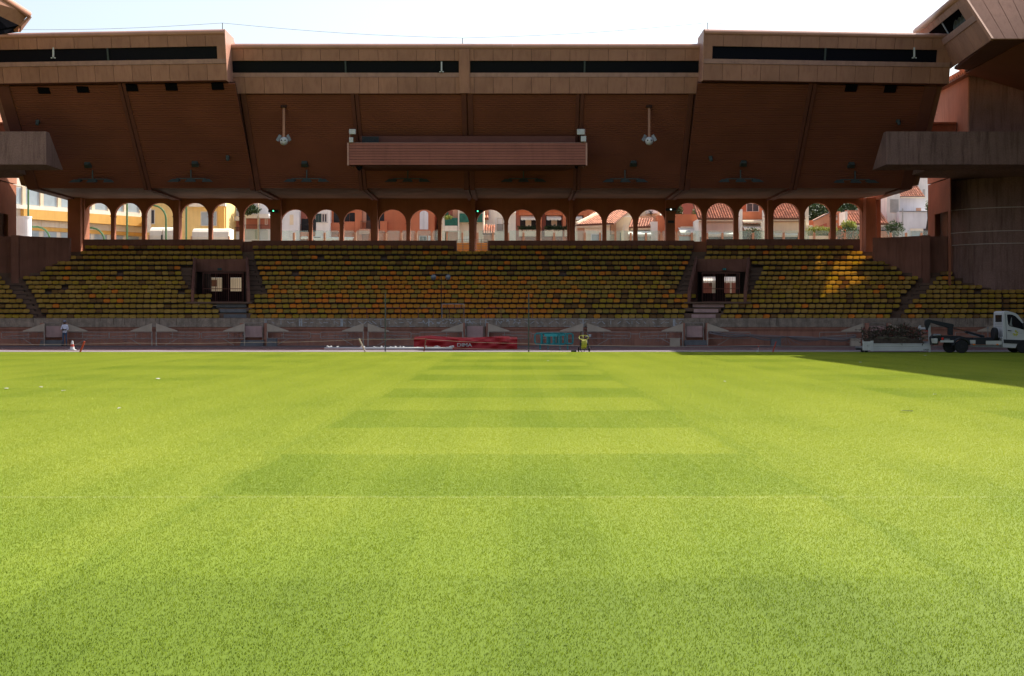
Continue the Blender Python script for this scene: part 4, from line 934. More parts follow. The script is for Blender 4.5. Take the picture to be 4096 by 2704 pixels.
def seat_col(x, i, blk):
    r = R.random()
    if blk == 'C':
        if i <= 8:
            p = .78 if 1500 < x < 2150 else .5 if x < 1500 else max(.12, .6 - (x - 2150) / 700)
            if i >= 6: p *= .6 if x < 1400 or x > 2150 else .85
            if r < p: return 'amber' if R.random() < .8 else 'orange'
            if x > 2200 and r > .82: return 'brown'
            return R.choice(('olive', 'green', 'olive', 'yellow', 'olive', 'faded'))
        if r < .06 + .04 * (1600 < x < 2100): return 'orange'
        if i in (9, 10) and r < .25: return 'amber'
        return R.choice(('olive', 'olive', 'olive', 'green', 'yellow', 'olive', 'brown', 'olive', 'green'))
    if r < .035: return 'orange'
    if r < .115: return 'brown'
    return R.choice(('olive', 'faded', 'olive', 'olive', 'yellow', 'olive', 'faded'))
b_ = MB(); seat_geo(b_)
sm = {k: b_.mesh('seat_shell', M['seat_' + k]) for k in cols}
for me in sm.values(): fix_normals(me)
bb = MB(); seat_br(bb); brm = bb.mesh('seat_bracket', M['black']); fix_normals(brm)
seats = []   # (x_px, row, block, gap)
for i in range(15):
    L = row_blocks(i)
    for blk, a, c in L:
        Xa, Xc = XX(a, YR[i]), XX(c, YR[i]); n = max(1, round((Xc - Xa) / .505)); st = (Xc - Xa) / n
        for k in range(n):
            X = Xa + (k + .5) * st; seats.append((X, i, blk, k, n))
seats.sort(key=lambda s: (s[1], s[0]))
rown = ['front row', 'second row', 'third row', 'fourth row']
blkn = {'A': 'far left block', 'B': 'left block', 'C': 'middle block', 'D': 'right block', 'E': 'far right block'}
def ordn(n): return str(n) + ('th' if 10 <= n % 100 <= 20 else {1: 'st', 2: 'nd', 3: 'rd'}.get(n % 10, 'th'))
cnt = {}; nb_ = 0
rest = {k: MB() for k in cols}; rest_all = MB(); bidx = list(cols)
for (X, i, blk, k, n) in seats:
    c = seat_col(CX + X / YR[i] * F, i, blk)
    if R.random() < .008 and i > 3: continue          # a few seats are missing
    px = CX + X / YR[i] * F
    ang = 0.0 if blk == 'C' else (.16 if X < CXW else -.30 if blk == 'D' else -.36); ang += R.gauss(0, .03)
    if blk == 'A': ang = .2
    tilt = R.gauss(0, .025); zj = R.gauss(0, .008)
    vis = -10 < px < 4106
    if nb_ < 300 and i <= 3 and vis:
        o = bpy.data.objects.new('stadium_seat', sm[c]); COL.objects.link(o); nb_ += 1
        o.location = (X, YR[i], ZR[i] + zj); o.rotation_euler = (tilt, 0, ang)
        cnt[(i, blk)] = cnt.get((i, blk), 0) + 1
        tag(o, f'{words_[c]} seat, {rown[i]} of the {blkn[blk]}, {ordn(cnt[(i, blk)])} from its left end', 'seat', 'plastic seats of the grandstand')
        br = bpy.data.objects.new('bracket', brm); COL.objects.link(br); br.parent = o
    elif True:
        g = MB(); seat_geo(g, 10); n0 = len(g.f); g.mi = 7; seat_br(g); m_ = Matrix.Translation((X, YR[i], ZR[i] + zj)) @ Matrix.Rotation(ang, 4, 'Z') @ Matrix.Rotation(tilt, 4, 'X')
        off = len(rest_all.v); rest_all.v += [m_ @ v for v in g.v]; rest_all.f += [[q + off for q in f] for f in g.f]; rest_all.m += [bidx.index(c)] * n0 + [7] * (len(g.f) - n0)
o = rest_all.build('stadium_seats', [M['seat_' + k] for k in cols] + [M['black']])
tag(o, 'rows of olive, amber and brown seats climbing the stand behind the front rows', 'seats', 'plastic seats of the grandstand', 'stuff')
# ---------------------------------------------------------------- board frames and doors along the front wall
YF = 98.9; fx = lambda x: XX(x, YF); fz = lambda y: ZZ(y, YF)
units = [(178, -1), (264, 1), (608, -1), (624, 1), (979, -1), (1068, 1), (1454, -1), (1471, 1), (1852, -1), (1952, 1), (2333, -1), (2349, 1), (2732, -1), (2829, 1), (3452, -1), (3552, 1), (3995, -1)]
rg = random.Random(21)
ulab = ['left of the first pink door', 'right of the first pink door', 'left half of the first paired gable', 'right half of the first paired gable', 'left of the second pink door', 'right of the second pink door', 'left half of the second paired gable', 'right half of the second paired gable',
        'left of the middle pink door', 'right of the middle pink door', 'left half of the gable behind the hose trolley', 'right half of the gable behind the hose trolley', 'left of the fourth pink door', 'right of the fourth pink door', 'left of the skip of branches', 'behind the skip of branches', 'behind the truck']
for k, (ax, d) in enumerate(units):
    t = thing('board_frame', f'grey tube frame with beige triangular cover, {ulab[k]}', 'frame', (fx(ax), YF, 0), 'advertising frames along the front wall')
    L = 80 if k not in (10, 11) else 88
    b = MB(); yt = 1293; b.prism([(fx(ax), YF - .02, fz(yt)), (fx(ax), YF - .02, fz(1326)), (fx(ax + d * (L + 6)), YF - .02, fz(1326)), (fx(ax + d * (L + 6)), YF - .02, fz(1322.5))], (0, .03, 0)); b.build('cover_board', M['wing'], t)
    r = .028; Y = YF + .03
    b = MB(); far = ax + d * 170
    b.tube([(fx(ax), Y, fz(1328)), (fx(far), Y, fz(1329)), (fx(far + d * 3), Y, fz(1332)), (fx(far + d * 3), Y, fz(1350)), (fx(far), Y, fz(1353.5)), (fx(ax + d * 4), Y, fz(1353.5))], r, 6); b.build('rail', M['tube'], t)
    b = MB(); b.box(fx(ax + d * 1) - .04, fx(ax + d * 1) + .04, Y - .04, Y + .04, 0, fz(1326)); b.build('post', M['tube'], t)
    b = MB(); b.tube([(fx(ax + d * 66), Y, fz(1329)), (fx(ax + d * 66), Y, fz(1352))], .024, 6); b.tube([(fx(ax + d * 57), Y - .03, fz(1339.5)), (fx(far - d * 6), Y + .02, fz(1344 if d > 0 else 1346))], .024, 6); b.build('brace', M['tube'], t)
    b = MB(); b.tube([(fx(ax + d * 88), Y, fz(1354)), (fx(ax + d * 40), Y - .3, .05)], .022, 6); b.build('strut', M['tube'], t)
    if k % 2 == 0: 
        nx = ax + 0
for k in range(len(units) - 1):
    (a, d), (c, e) = units[k], units[k + 1]
    if d == 1 and e == -1 and c - a < 420 :
        b = MB(); b.tube([(fx(a + 172), YF + .06, fz(1336)), (fx(c - 172), YF + .06, fz(1336))], .03, 6)
        solid('link_rail', f'thin grey rail joining two advertising frames, {["", "first", "", "second", "", "third", "", "fourth", "", "fifth", "", "sixth", "", "seventh", "", "eighth", "", ""][k]} from the left', 'rail', b, M['tube'])
# loose wires behind and below the frames
wl = {1: 'the first pink door', 5: 'the second pink door', 7: 'the second gable', 11: 'the hose trolley', 13: 'the fourth pink door', 14: 'the skip'}
def wires(name, label, x0, x1, n, seed, lo=1330, hi=1378, r=.008):
    q = random.Random(seed); b = MB()
    for i in range(n):
        xa = q.uniform(x0, x1); xb_ = xa + q.uniform(-26, 26); ya, yb = q.uniform(lo, lo + 14), q.uniform(hi - 18, hi)
        if q.random() < .25: xb_ = xa + q.uniform(-90, 90); yb = ya + q.uniform(5, 24)
        pts = []
        for s_ in range(5):
            u = s_ / 4; pts.append((fx(xa + (xb_ - xa) * u + q.uniform(-2, 2)), YF + .12 + q.uniform(0, .2), fz(ya + (yb - ya) * u + 5 * math.sin(math.pi * u))))
        b.tube(pts, r, 4)
    return solid(name, label, 'wires', b, M['wire'], kind='stuff')
for i, (a, c) in enumerate(((40, 170), (270, 440), (460, 600), (630, 800), (820, 975), (1080, 1240), (1290, 1440), (1490, 1640), (1690, 1840), (1965, 2130), (2190, 2330), (2360, 2540), (2570, 2720))):
    wires('tangled_wires', ['loose ties hanging from the frame left of the first pink door', 'loose ties hanging right of the first pink door', 'loose ties left of the first gable', 'loose ties right of the first gable', 'loose ties left of the second pink door', 'loose ties right of the second pink door', 'loose ties left of the second gable', 'loose ties right of the second gable', 'loose ties left of the middle pink door', 'loose ties right of the middle pink door', 'loose ties behind the teal barriers', 'loose ties right of the hose trolley', 'loose ties left of the fourth pink door'][i], a, c, 15, i)
t = thing('cable_bundle', 'grey cables hanging in swags from frame to frame left of the skip', 'cables', (fx(3120), YF - .1, .1))
hubs = [(2835, 1328), (3000, 1342), (3145, 1345), (3290, 1352), (3440, 1340)]
for i in range(15):
    pts = []
    for h in range(len(hubs) - 1):
        (xa, ya), (xb_, yb) = hubs[h], hubs[h + 1]; ya += rg.uniform(-5, 5) * (h != 2); yb += rg.uniform(-5, 6) * (h != 1); sg = rg.uniform(-3, 18)
        for s_ in range(8): u = s_ / 8; pts.append((fx(xa + (xb_ - xa) * u), YF - .1 - .02 * i, fz(ya + (yb - ya) * u + sg * math.sin(math.pi * u))))
    b = MB(); b.tube(pts, .013 + .006 * rg.random(), 5); b.build('cable', M['wire'], t)
for i in range(12):
    x0_ = 3145 + rg.uniform(-3, 3); x1_ = 3145 + rg.uniform(-60, 90); b = MB(); b.tube([(fx(x0_), YF - .15, fz(1345)), (fx((x0_ + x1_) / 2), YF - .2, fz(1365)), (fx(x1_), YF - .3, fz(rg.uniform(1372, 1382)))], .01, 4); b.build('cable', M['wire'], t)
# pink doors
for i, (a, c) in enumerate(((184, 247), (981, 1048), (1868, 1932), (2746, 2810), (3480, 3536))):
    lab = ['first', 'second', 'middle', 'fourth', 'fifth'][i]
    Yd = 99.7; t = thing('wall_door', f'{lab} pink panelled door from the left in the low front wall', 'door', (XX((a + c) / 2, Yd), Yd, 0), 'pink doors in the front wall')
    b = MB(); b.box(XX(a, Yd), XX(c, Yd), Yd, Yd + .08, ZZ(1349, Yd), ZZ(1304, Yd)); b.build('panel', M['pink'], t)
    b = MB(); b.tube([(XX(a - 4, Yd), Yd - .05, 0), (XX(a - 4, Yd), Yd - .05, ZZ(1292, Yd)), (XX(c + 4, Yd), Yd - .05, ZZ(1292, Yd)), (XX(c + 4, Yd), Yd - .05, 0)], .035, 6); b.build('frame', M['tube'], t)
    b = MB(); b.box(XX(a - 10, Yd), XX(a - 3, Yd), Yd - .2, Yd, ZZ(1341, Yd), ZZ(1316, Yd)); b.build('cabinet', M['tube'], t)
    for k in range(3):
        b = MB(); b.box(XX(a - 12, Yd), XX(c + 12, Yd), Yd - .5 + .15 * k - .3, Yd + .3, .0 + .13 * k + .001 * (k > 0), .13 * (k + 1)); b.build('step', M['greystep'], t)
    for q in (a - 13, c + 18):
        b = MB(); b.box(XX(q, Yd) - .1, XX(q, Yd) + .1, Yd - .3, Yd + .2, 0, ZZ(1292, Yd)); b.build('jamb', M['frontwall'], t)
for i, (x, lab) in enumerate(((1088, 'at the foot of the wall right of the second pink door'), (2700, 'at the foot of the wall left of the fourth pink door'), (3422, 'at the foot of the wall just left of the skip'), (3104, 'at the foot of the wall under the cable hub'))):
    b = MB(); p = P(x, 1370, 98.5); b.box(p.x - .33, p.x + .33, 98.4, 98.8, 0, .5); b.box(p.x - .36, p.x + .36, 98.37, 98.83, .5, .53)
    solid('floor_cabinet', f'low grey cabinet {lab}', 'cabinet', b, M['wing' if i in (1, 2) else 'greystep'])
# ---------------------------------------------------------------- things at the edge of the pitch
def leaning(name, label, x0, y0, x1, y1, Y, r, m_, cat='stake', dy=0):
    a = P(x1, y1, Y); a.z = max(a.z, 0.0); c = P(x0, y0, Y + dy); b = MB(); b.tube([a, c], r, 7); return solid(name, label, cat, b, m_)
leaning('stake', 'orange red stake leaning right beside the traffic cone', 338, 1366, 320, 1409, 79.3, .05, M['redpaint'])
leaning('stake', 'pale wooden stake leaning left at the grass edge', 1436, 1354, 1461, 1407, 80.6, .045, M['wing'])
leaning('stake', 'rusty stake leaning slightly in front of the red cover', 1704, 1353, 1696, 1406, 80.6, .04, M['rust'])
leaning('stake', 'short red stake leaning right, left of the skip', 3105, 1366, 3091, 1410, 79.2, .035, M['redpaint'])
leaning('tall_pole', 'tall thin dark pole left of the red cover', 1541, 1172, 1541, 1406, 80.8, .035, M['pole'], 'pole')
leaning('tall_pole', 'tall thin dark pole between red cover and teal barriers', 2115, 1170, 2115, 1408, 80.4, .038, M['pole'], 'pole')
t = thing('marker_pin', 'short white marker pin with a red tip on the strip beside the pitch', 'marker', P(3032, 1408, 80.2)); LOC[t.name] = P(3032, 1408, 80.2)
b = MB(); b.tube([P(3033, 1408, 80.2), P(3033, 1388, 80.2)], .015, 5); b.build('rod', M['white'], t)
b = MB(); b.box(*sorted((XX(3027, 80.2), XX(3034, 80.2))), 80.1, 80.3, 0, .07); b.build('base', M['white'], t)
b = MB(); b.ball(P(3034, 1386, 80.2), .045); b.build('tip', M['redpaint'], t)
def rope(label, pts, Y, r=.008, m_='wing', sag=.05):
    b = MB(); path = []
    for i in range(len(pts) - 1):
        a, c = P(pts[i][0], pts[i][1], Y), P(pts[i + 1][0], pts[i + 1][1], Y)
        for k in range(6): s_ = k / 6; q = a.lerp(c, s_); q.z = max(.012, q.z - sag * math.sin(math.pi * s_)); path.append(q)
    q = P(pts[-1][0], pts[-1][1], Y); q.z = max(.012, q.z); path.append(q); b.tube(path, r, 5); solid('rope', label, 'rope', b, M[m_])
rope('upper tan rope from the far left to the pale leaning stake', [(-40, 1376), (520, 1372), (1000, 1369), (1436, 1358)], 80.7)
rope('upper rope between the pale stake and the rusty stake', [(1436, 1357), (1700, 1355)], 80.6, sag=.02)
rope('upper rope running right from the rusty stake past the hose trolley', [(1706, 1357), (2100, 1374), (2400, 1382), (3040, 1382), (3600, 1384), (4150, 1378)], 80.6)
rope('lower reddish rope from the far left to the pale leaning stake', [(-40, 1398), (620, 1399), (1050, 1401), (1300, 1394), (1450, 1387)], 80.5, m_='redpaint', r=.007)
rope('lower rope running right from the rusty stake', [(1700, 1385), (2100, 1398), (2400, 1402), (2745, 1402.5), (4150, 1407)], 80.3)
rope('thin orange rope low along the wall left of the cable swags', [(2745, 1381), (2980, 1377), (3040, 1375)], 96, m_='redpaint', r=.01)
# rolled white tube with cloth
t = thing('white_tube', 'long white rolled tube lying on the track edge in front of the red cover', 'tube', (XX(1555, 84), 84, 0))
b = MB(); b.tube([(XX(1298, 84), 84, .12), (XX(1810, 84), 84, .13)], .075, 10); b.build('roll', M['white'], t, smooth=True)
b = MB(); q = random.Random(4)
for (x0_, x1_, n_) in ((1305, 1360, 6), (1440, 1780, 26), (1786, 1812, 12)):
    for i in range(n_): x = q.uniform(x0_, x1_); b.ball((XX(x, 84), 84.15 + q.uniform(-.1, .1), .17 + q.uniform(0, .07)), q.uniform(.04, .09), 7, 5, .6)
b.build('crumpled_cloth', M['whitedull'], t)
# red cover
xa, xb_ = XX(1657, 87), XX(2069, 87); Yc = 86.6
t = thing('mat_cover', 'long low red tarpaulin cover lettered DIMA at the track edge', 'cover', ((xa + xb_) / 2, 87.6, 0))
nx, b = 60, MB(); q = random.Random(8); prof = [(0, 0), (.02, .25), (-.02, .5), (.03, .7), (.15, .78), (1.2, .80), (2.2, .78), (2.3, .6), (2.3, 0)]
for i in range(nx + 1):
    u = i / nx; x = xa + (xb_ - xa) * u
    for j, (dy, z) in enumerate(prof):
        wz = noise.noise(Vector((x * .9, j * .8, 3))) * .07 + .03 * math.sin(x * 2.1 + j * 1.3); wy = noise.noise(Vector((x * 1.5 + z * 2.5, z * 2, 9))) * .22 + .03 * math.sin((x + z * 2.2) * 5)
        top = .76 + .05 * math.sin(u * 9) + (-.06 if u > .93 else 0) 
        b.v.append(Vector((x, Yc + dy + (wy if 0 < j < 4 else 0), max(0, min(1, z / .8)) * (top if j >= 3 else .8) + (wz * .6 if j in (3, 4, 5) else 0))))
m_ = len(prof)
for i in range(nx):
    for j in range(m_ - 1): b.f.append([i * m_ + j, (i + 1) * m_ + j, (i + 1) * m_ + j + 1, i * m_ + j + 1]); b.m.append(0)
b.f.append(list(range(m_ - 1, -1, -1))); b.m.append(0); b.f.append([nx * m_ + j for j in range(m_)]); b.m.append(0)
b.build('tarpaulin', M['red'], t, smooth=False)
b = MB()
for i in range(5): x = xa + (xb_ - xa) * (.03 + .6 * i / 4 ); 
b.box(xb_ - 1.2, xb_ - .1, Yc - .06, Yc - .04, .62, .64); b.build('seam', M['rust'], t)
def text(s, name, par, c, h, m_, rot=(math.radians(90), 0, 0), sx=1.0, ext=.004):
    cu = bpy.data.curves.new(name, 'FONT'); cu.body = s; cu.size = h / .7; cu.extrude = ext; cu.align_x = 'CENTER'; cu.align_y = 'CENTER'; cu.offset = .004 * h / .2
    cu.materials.append(m_); tmp = bpy.data.objects.new('tmp', cu); COL.objects.link(tmp); bpy.context.view_layer.update(); me = bpy.data.meshes.new_from_object(tmp.evaluated_get(bpy.context.evaluated_depsgraph_get())); bpy.data.objects.remove(tmp); o = bpy.data.objects.new(name, me); link(o, par); o.location = Vector(c) - LOC.get(par.name, Vector()); o.rotation_euler = rot; o.scale = (sx, 1, 1); return o
text('DIMA', 'lettering', t, (XX(1857, 86.2), Yc - .22, ZZ(1380.5, 86.3)), .21, M['ltgrey'], sx=1.25)
# teal crowd barriers
def barrier(label, x0, x1, y0, y1, Y, plate, th=.045, rz=0):
    t = thing('crowd_barrier', label, 'barrier', (XX((x0 + x1) / 2, Y), Y, 0), 'teal crowd barriers')
    X0_, X1_, z0, z1 = XX(x0, Y), XX(x1, Y), ZZ(y1, Y), ZZ(y0, Y); r = .12
    def arc(cx_, cz, a0): return [(cx_ + r * math.cos(a0 + k * math.pi / 6), Y, cz + r * math.sin(a0 + k * math.pi / 6)) for k in range(4)]
    pts = arc(X1_ - r, z1 - r, 0) + arc(X0_ + r, z1 - r, math.pi / 2) + arc(X0_ + r, z0 + r, math.pi) + arc(X1_ - r, z0 + r, 1.5 * math.pi)
    b = MB(); b.tube(pts, .026, 7, closed=True); b.build('frame', M['teal'], t)
    n_ = 5
    for i in range(1, n_):
        x = X0_ + (X1_ - X0_) * i / n_; b = MB(); b.box(x - .05, x + .05, Y - .012, Y + .012, z0, z1); b.build('upright', M['teal'], t)
    if plate: b = MB(); b.box(X0_ + .55, X0_ + .55 + .78, Y - .03, Y - .015, z0 + .5, z1 - .06); b.build('plate', M['tealboard'], t)
    for x in (X0_ + .32, X1_ - .32): b = MB(); b.tube([(x, Y, z0), (x, Y - .02, .1), (x, Y - .28, .02)], .024, 6); b.tube([(x, Y, .1), (x, Y + .28, .02)], .024, 6); b.build('foot', M['teal'], t)
barrier('front teal crowd barrier with a pale teal plate left of the hose trolley', 2141, 2261, 1332, 1379, 86.2, True)
barrier('second teal crowd barrier leaning just behind the front one', 2171, 2293, 1333, 1376, 86.45, True)
barrier('rearmost teal crowd barrier of the stack', 2138, 2290, 1336, 1374, 86.75, False)
# hose trolley
t = thing('hose_trolley', 'black two-wheeled hose trolley wound with yellow hose at the grass edge', 'hose reel', P(2337, 1408, 80.2)); LOC[t.name] = P(2337, 1408, 80.2)
Y = 80.2; q_ = lambda x, y, d=0: P(x, y, Y) + Vector((0, d, 0))
b = MB(); b.tube([q_(2322, 1402), q_(2321, 1340), q_(2324, 1326), q_(2349, 1326), q_(2353, 1340), q_(2354, 1402)], .022, 7); b.build('handle_frame', M['black'], t)
b = MB(); b.tube([q_(2321, 1396, -.25), q_(2325, 1407, -.3), q_(2334, 1408, -.3), q_(2341, 1392, -.2)], .02, 6); b.build('stand_loop', M['black'], t)
b = MB(); b.lathe(q_(2337, 1377), [(.02, -.26), (.08, -.24), (.08, .24), (.02, .26)], 10, 'x'); b.build('drum', M['black'], t)
for k in range(7):
    b = MB(); x = 2327 + k * 3.0; ax_ = .21 + .02 * (k % 3)
    b.tube([(q_(x + 1.2 * math.sin(a), 1377).x, Y + math.cos(a) * ax_, ZZ(1377 + k % 2, Y) + math.sin(a) * (.24 + .02 * (k % 2))) for a in [j * math.pi / 7 for j in range(14)]], .018, 7, closed=True); b.build('hose_coil', M['yellowhose'], t, smooth=True)
for (cx_, cy_, rx, rz2, d) in ((2335, 1350, 19, 9, -.1), (2324, 1350, 9, 8, -.2)):
    b = MB(); b.tube([q_(cx_ + rx * math.cos(a), cy_ + rz2 * math.sin(a), d + .1 * math.sin(a * 2)) for a in [j * math.pi / 9 for j in range(18)]], .016, 7, closed=True); b.build('hose_loop', M['yellowhose'], t, smooth=True)
for x in (2314, 2357): b = MB(); c = q_(x, 1400); b.lathe((c.x, c.y, .14), [(.05, -.035), (.13, -.035), (.14, 0), (.13, .035), (.05, .035)], 18, 'x'); b.build('wheel', M['rubber'], t)
b = MB(); b.tube([(q_(2314, 0).x, Y, .14), (q_(2357, 0).x, Y, .14)], .018, 6); b.build('axle', M['black'], t)
b = MB(); b.box(XX(2285, 80.2), XX(2305, 80.2), 80, 80.35, 0, .09); solid('black_case', 'small flat black case on the grass edge left of the hose trolley', 'case', b, M['black'])
b = MB(); c = P(2359, 1342, 98.6); b.box(c.x - .09, c.x + .09, 98.5, 98.6, c.z - .09, c.z + .09); b.beam((c.x, 98.62, c.z), (c.x - .3, 98.8, c.z - .1), .03, .03); solid('socket_box', 'small white socket box on the gable post behind the hose trolley', 'box', b, M['white'])
# cone
Yc = 85.2; c = P(289, 1400, Yc); t = thing('traffic_cone', 'white and red striped traffic cone on the track near the standing man', 'cone', (c.x, c.y, 0))
b = MB(); b.box(c.x - .19, c.x + .19, Yc - .19, Yc + .19, 0, .04); b.build('base', M['whitedull'], t)
for nm, r0, z0, r1, z1, mt in (('sleeve', .15, .04, .12, .2, 'whitedull'), ('stripe', .12, .2, .085, .36, 'redpaint'), ('sleeve', .085, .36, .05, .56, 'whitedull')):
    b = MB(); b.lathe((c.x, Yc, 0), [(r0, z0), (r1, z1)], 20); b.build(nm, M[mt], t, smooth=False)
# litter on the grass
lit = [(1830 / 1.1597 + 2048, 1380 + 312 * .8623, 'long strip of white paper lying on the grass on the right', .5, .06),
       (30 * .8623, 1380 + 206 * .8623, 'white scrap on the grass at the far left', .22, .12), (190 * .8623, 1380 + 199 * .8623, 'white scrap on the grass, second from the left', .18, .12), (294 * .8623, 1380 + 216 * .8623, 'white scrap on the grass, third from the left', .2, .1),
       (732 * .8623, 1380 + 160 * .8623, 'white scrap on the grass below the front of the left block', .2, .12), (552 * .8623, 1380 + 300 * .8623, 'tiny white scrap on the mid left grass', .1, .07), (1800 * 0 + 2048 + 167 * .8623, 1380 + 76 * .8623, 'white scrap on the grass below the teal barriers', .2, .1),
       (2048 + 987 * .8623, 1380 + 173 * .8623, 'white scrap on the grass right of the middle', .12, .08), (2048 + 1615 * .8623, 1380 + 82 * .8623, 'white scrap at the edge of the roof shadow', .2, .1), (2048 + 1961 * .8623, 1380 + 234 * .8623, 'white scrap on the grass near the right edge', .15, .08), (3700, 1424, 'white scrap in the shadow in front of the skip', .25, .12)]
for (x, y, lab, w, d) in lit:
    Y = 1.8 * F / (y - HY); X = XX(x, Y); b = MB(); q = random.Random(int(x)); n_ = 7; ring = []
    for k in range(n_): a = 6.283 * k / n_; ring.append((X + math.cos(a) * w / 3 * q.uniform(.7, 1.1), Y + math.sin(a) * d * .7 * q.uniform(.7, 1.2), .018 + q.uniform(0, .02)))
    b.prism(ring, (0, 0, .006)); solid('paper_scrap', lab, 'litter', b, M['ltgrey'])
# ---------------------------------------------------------------- skip with branches
YS = 78.6; s = lambda x, y, d=0: P(x, y, YS) + Vector((0, d, 0)); D = 1.9
zg = .14
t = thing('skip', 'white drop-sided skip marked DALBY heaped with dry branches', 'skip', (XX(3590, YS), YS + 1, 0))
def zs(y): return ZZ(y, YS)
xL, xM, xR = XX(3451, YS), XX(3487, YS), XX(3717, YS)
b = MB(); b.box(xL + .05, xR, YS + .1, YS + D, .22, .32); b.build('floor', M['grey'], t)
for z0, z1, o_ in ((zs(1403), zs(1396), -.02), (zs(1395.5), zs(1386), 0), (zs(1385.5), zs(1378), -.015), (zs(1377.5), zs(1374), -.03)):
    for yy in (YS, YS + D): b = MB(); b.box(xM + .1, xR - .02, yy + o_, yy + .06, z0, z1); b.build('side_rail', M['white'], t)
b = MB(); b.box(xL, xM - .05, YS - .01, YS + .05, zs(1401), zs(1366)); b.build('corner_flap', M['whitedull'], t)
for (x, w) in ((3455, 7), (3466, 4)): b = MB(); b.box(XX(x, YS), XX(x + w, YS), YS - .03, YS - .011, zs(1402), zs(1366)); b.build('hinge', M['white'], t)
b = MB(); b.box(xM - .05, xM + .09, YS - .03, YS + .1, zs(1405), zs(1363)); b.build('post', M['white'], t)
b = MB(); b.box(xM - .05, xM + .09, YS + D - .1, YS + D, zs(1405), zs(1363)); b.build('post', M['white'], t)
b = MB(); b.box(xR - .02, xR + .07, YS - .04, YS + .1, zs(1408), zs(1302)); b.box(xR - .02, xR + .07, YS + D - .1, YS + D, zs(1408), zs(1302)); b.box(xR, xR + .05, YS + .1, YS + D - .1, zs(1403), zs(1366)); b.box(xR, xR + .05, YS + .1, YS + D - .1, zs(1318), zs(1312)); b.build('headboard', M['white'], t)
b = MB(); b.beam(s(3716, 1310, .2), s(3690, 1313, .6), .06, .06); b.box(XX(3686, YS), XX(3692, YS), YS + .5, YS + .65, zs(1314), zs(1305)); b.build('hook_bar', M['white'], t)
b = MB(); b.box(xL, xR, YS + .25, YS + .4, .12, .21); b.box(xL, xR, YS + D - .4, YS + D - .25, .12, .21); b.build('runner', M['black'], t)
for x in (3455, 3470): b = MB(); b.lathe((XX(x, YS), YS + .3, .1), [(.1, -.05), (.1, .05)], 12, 'y'); b.build('roller', M['black'], t)
text('DALBY', 'lettering', t, (XX(3706, YS), YS - .025, zs(1399)), .075, M['black'], sx=1.1, ext=.002)
b = MB(); b.box(XX(3696, YS), XX(3714, YS), YS - .024, YS - .021, zs(1401.2), zs(1400.6)); b.build('lettering_line', M['black'], t)
# branches
q = random.Random(77); bt, bl, br_, bd = MB(), MB(), MB(), MB()
xa, xb_ = XX(3478, YS), XX(3712, YS)
def heap(u): return .52 + .62 * (math.sin(math.pi * min(1, max(0, u * 1.02))) ** .4) * (.85 + .3 * noise.noise(Vector((u * 6, 0, 0))))
for i in range(420):
    u = q.random(); x = xa + (xb_ - xa) * u; y = YS + .15 + q.random() * 1.6; z = .45 + q.random() * (heap(u) - .2)
    a = q.uniform(-.5, .9) if q.random() < .8 else 1.4; az = q.uniform(0, 6.28); L = q.uniform(.25, .9); p = Vector((x, y, z)); d = Vector((math.cos(az) * math.cos(a), math.sin(az) * math.cos(a), math.sin(a))); pts = [p]
    for k in range(4): d = (d + Vector((q.gauss(0, .25), q.gauss(0, .25), q.gauss(0, .2)))).normalized(); pts.append(pts[-1] + d * L / 4)
    pts = [Vector((v.x, v.y, max(.36, min(v.z, heap(u) + .42)))) for v in pts]
    if max(v.x for v in pts) > xb_ - .02 : continue
    bt.tube(pts, q.uniform(.006, .018), 4, r2=.004)
    for _ in range(5):
        c = pts[q.randint(1, 4)]; (bl if q.random() < .86 else br_).add([c, c + Vector((q.gauss(0, .06), q.gauss(0, .06), q.gauss(0, .05))), c + Vector((q.gauss(0, .07), q.gauss(0, .05), q.gauss(.03, .05)))], [(0, 1, 2)])
for i in range(46):      # long dry blades like yucca heads
    g_ = q.choice(((3560, 1358), (3600, 1352), (3640, 1365), (3535, 1352), (3690, 1350))); c = s(g_[0], g_[1], q.uniform(.1, .5)); az = q.uniform(0, 6.28); L = q.uniform(.3, .6); d = Vector((math.cos(az), -.3 * abs(math.sin(az)), .5 * math.sin(az)))
    w = Vector((0, .01, .022)); m1 = c + d * L * .6; e_ = c + d * L - Vector((0, 0, .12)); bd.add([c - w, c + w, m1 + w, m1 - w, e_], [(0, 1, 2, 3), (3, 2, 4)])
for (gx, gy) in ((3622, 1290), (3600, 1305), (3650, 1306), (3525, 1320), (3700, 1322), (3575, 1318)):    # sprays that stick out of the heap
    for i in range(7):
        p = s(gx + q.uniform(-8, 8), 1340, q.uniform(.3, 1.2)); e_ = s(gx + q.uniform(-16, 16), gy + q.uniform(-6, 14), q.uniform(.2, 1.2)); mid = (p + e_) / 2 + Vector((q.gauss(0, .05), 0, 0)); bt.tube([p, mid, e_], .01, 4, r2=.004)
        for _ in range(9): c = mid.lerp(e_, q.random() ** .6); (br_ if q.random() < .35 else bl).add([c, c + Vector((q.gauss(0, .05), q.gauss(0, .05), q.gauss(0, .04))), c + Vector((q.gauss(0, .05), q.gauss(0, .04), q.gauss(.02, .04)))], [(0, 1, 2)])
b0 = MB(); n_ = 16
for i in range(n_ + 1):
    u = i / n_; x = xa + (xb_ - xa - .1) * u; h_ = .36 + (heap(u) - .36) * .75; b0.v += [Vector((x, YS + .08, .36)), Vector((x, YS + .2, h_)), Vector((x, YS + 1.6, h_)), Vector((x, YS + 1.8, .36))]
for i in range(n_):
    for j in range(3): b0.f.append([i * 4 + j, i * 4 + 4 + j, i * 4 + 5 + j, i * 4 + 1 + j]); b0.m.append(0)
tb = thing('branch_heap', 'heap of dry branches and withered palm leaves filling the white skip', 'branches', (XX(3590, YS), YS + 1, .33))
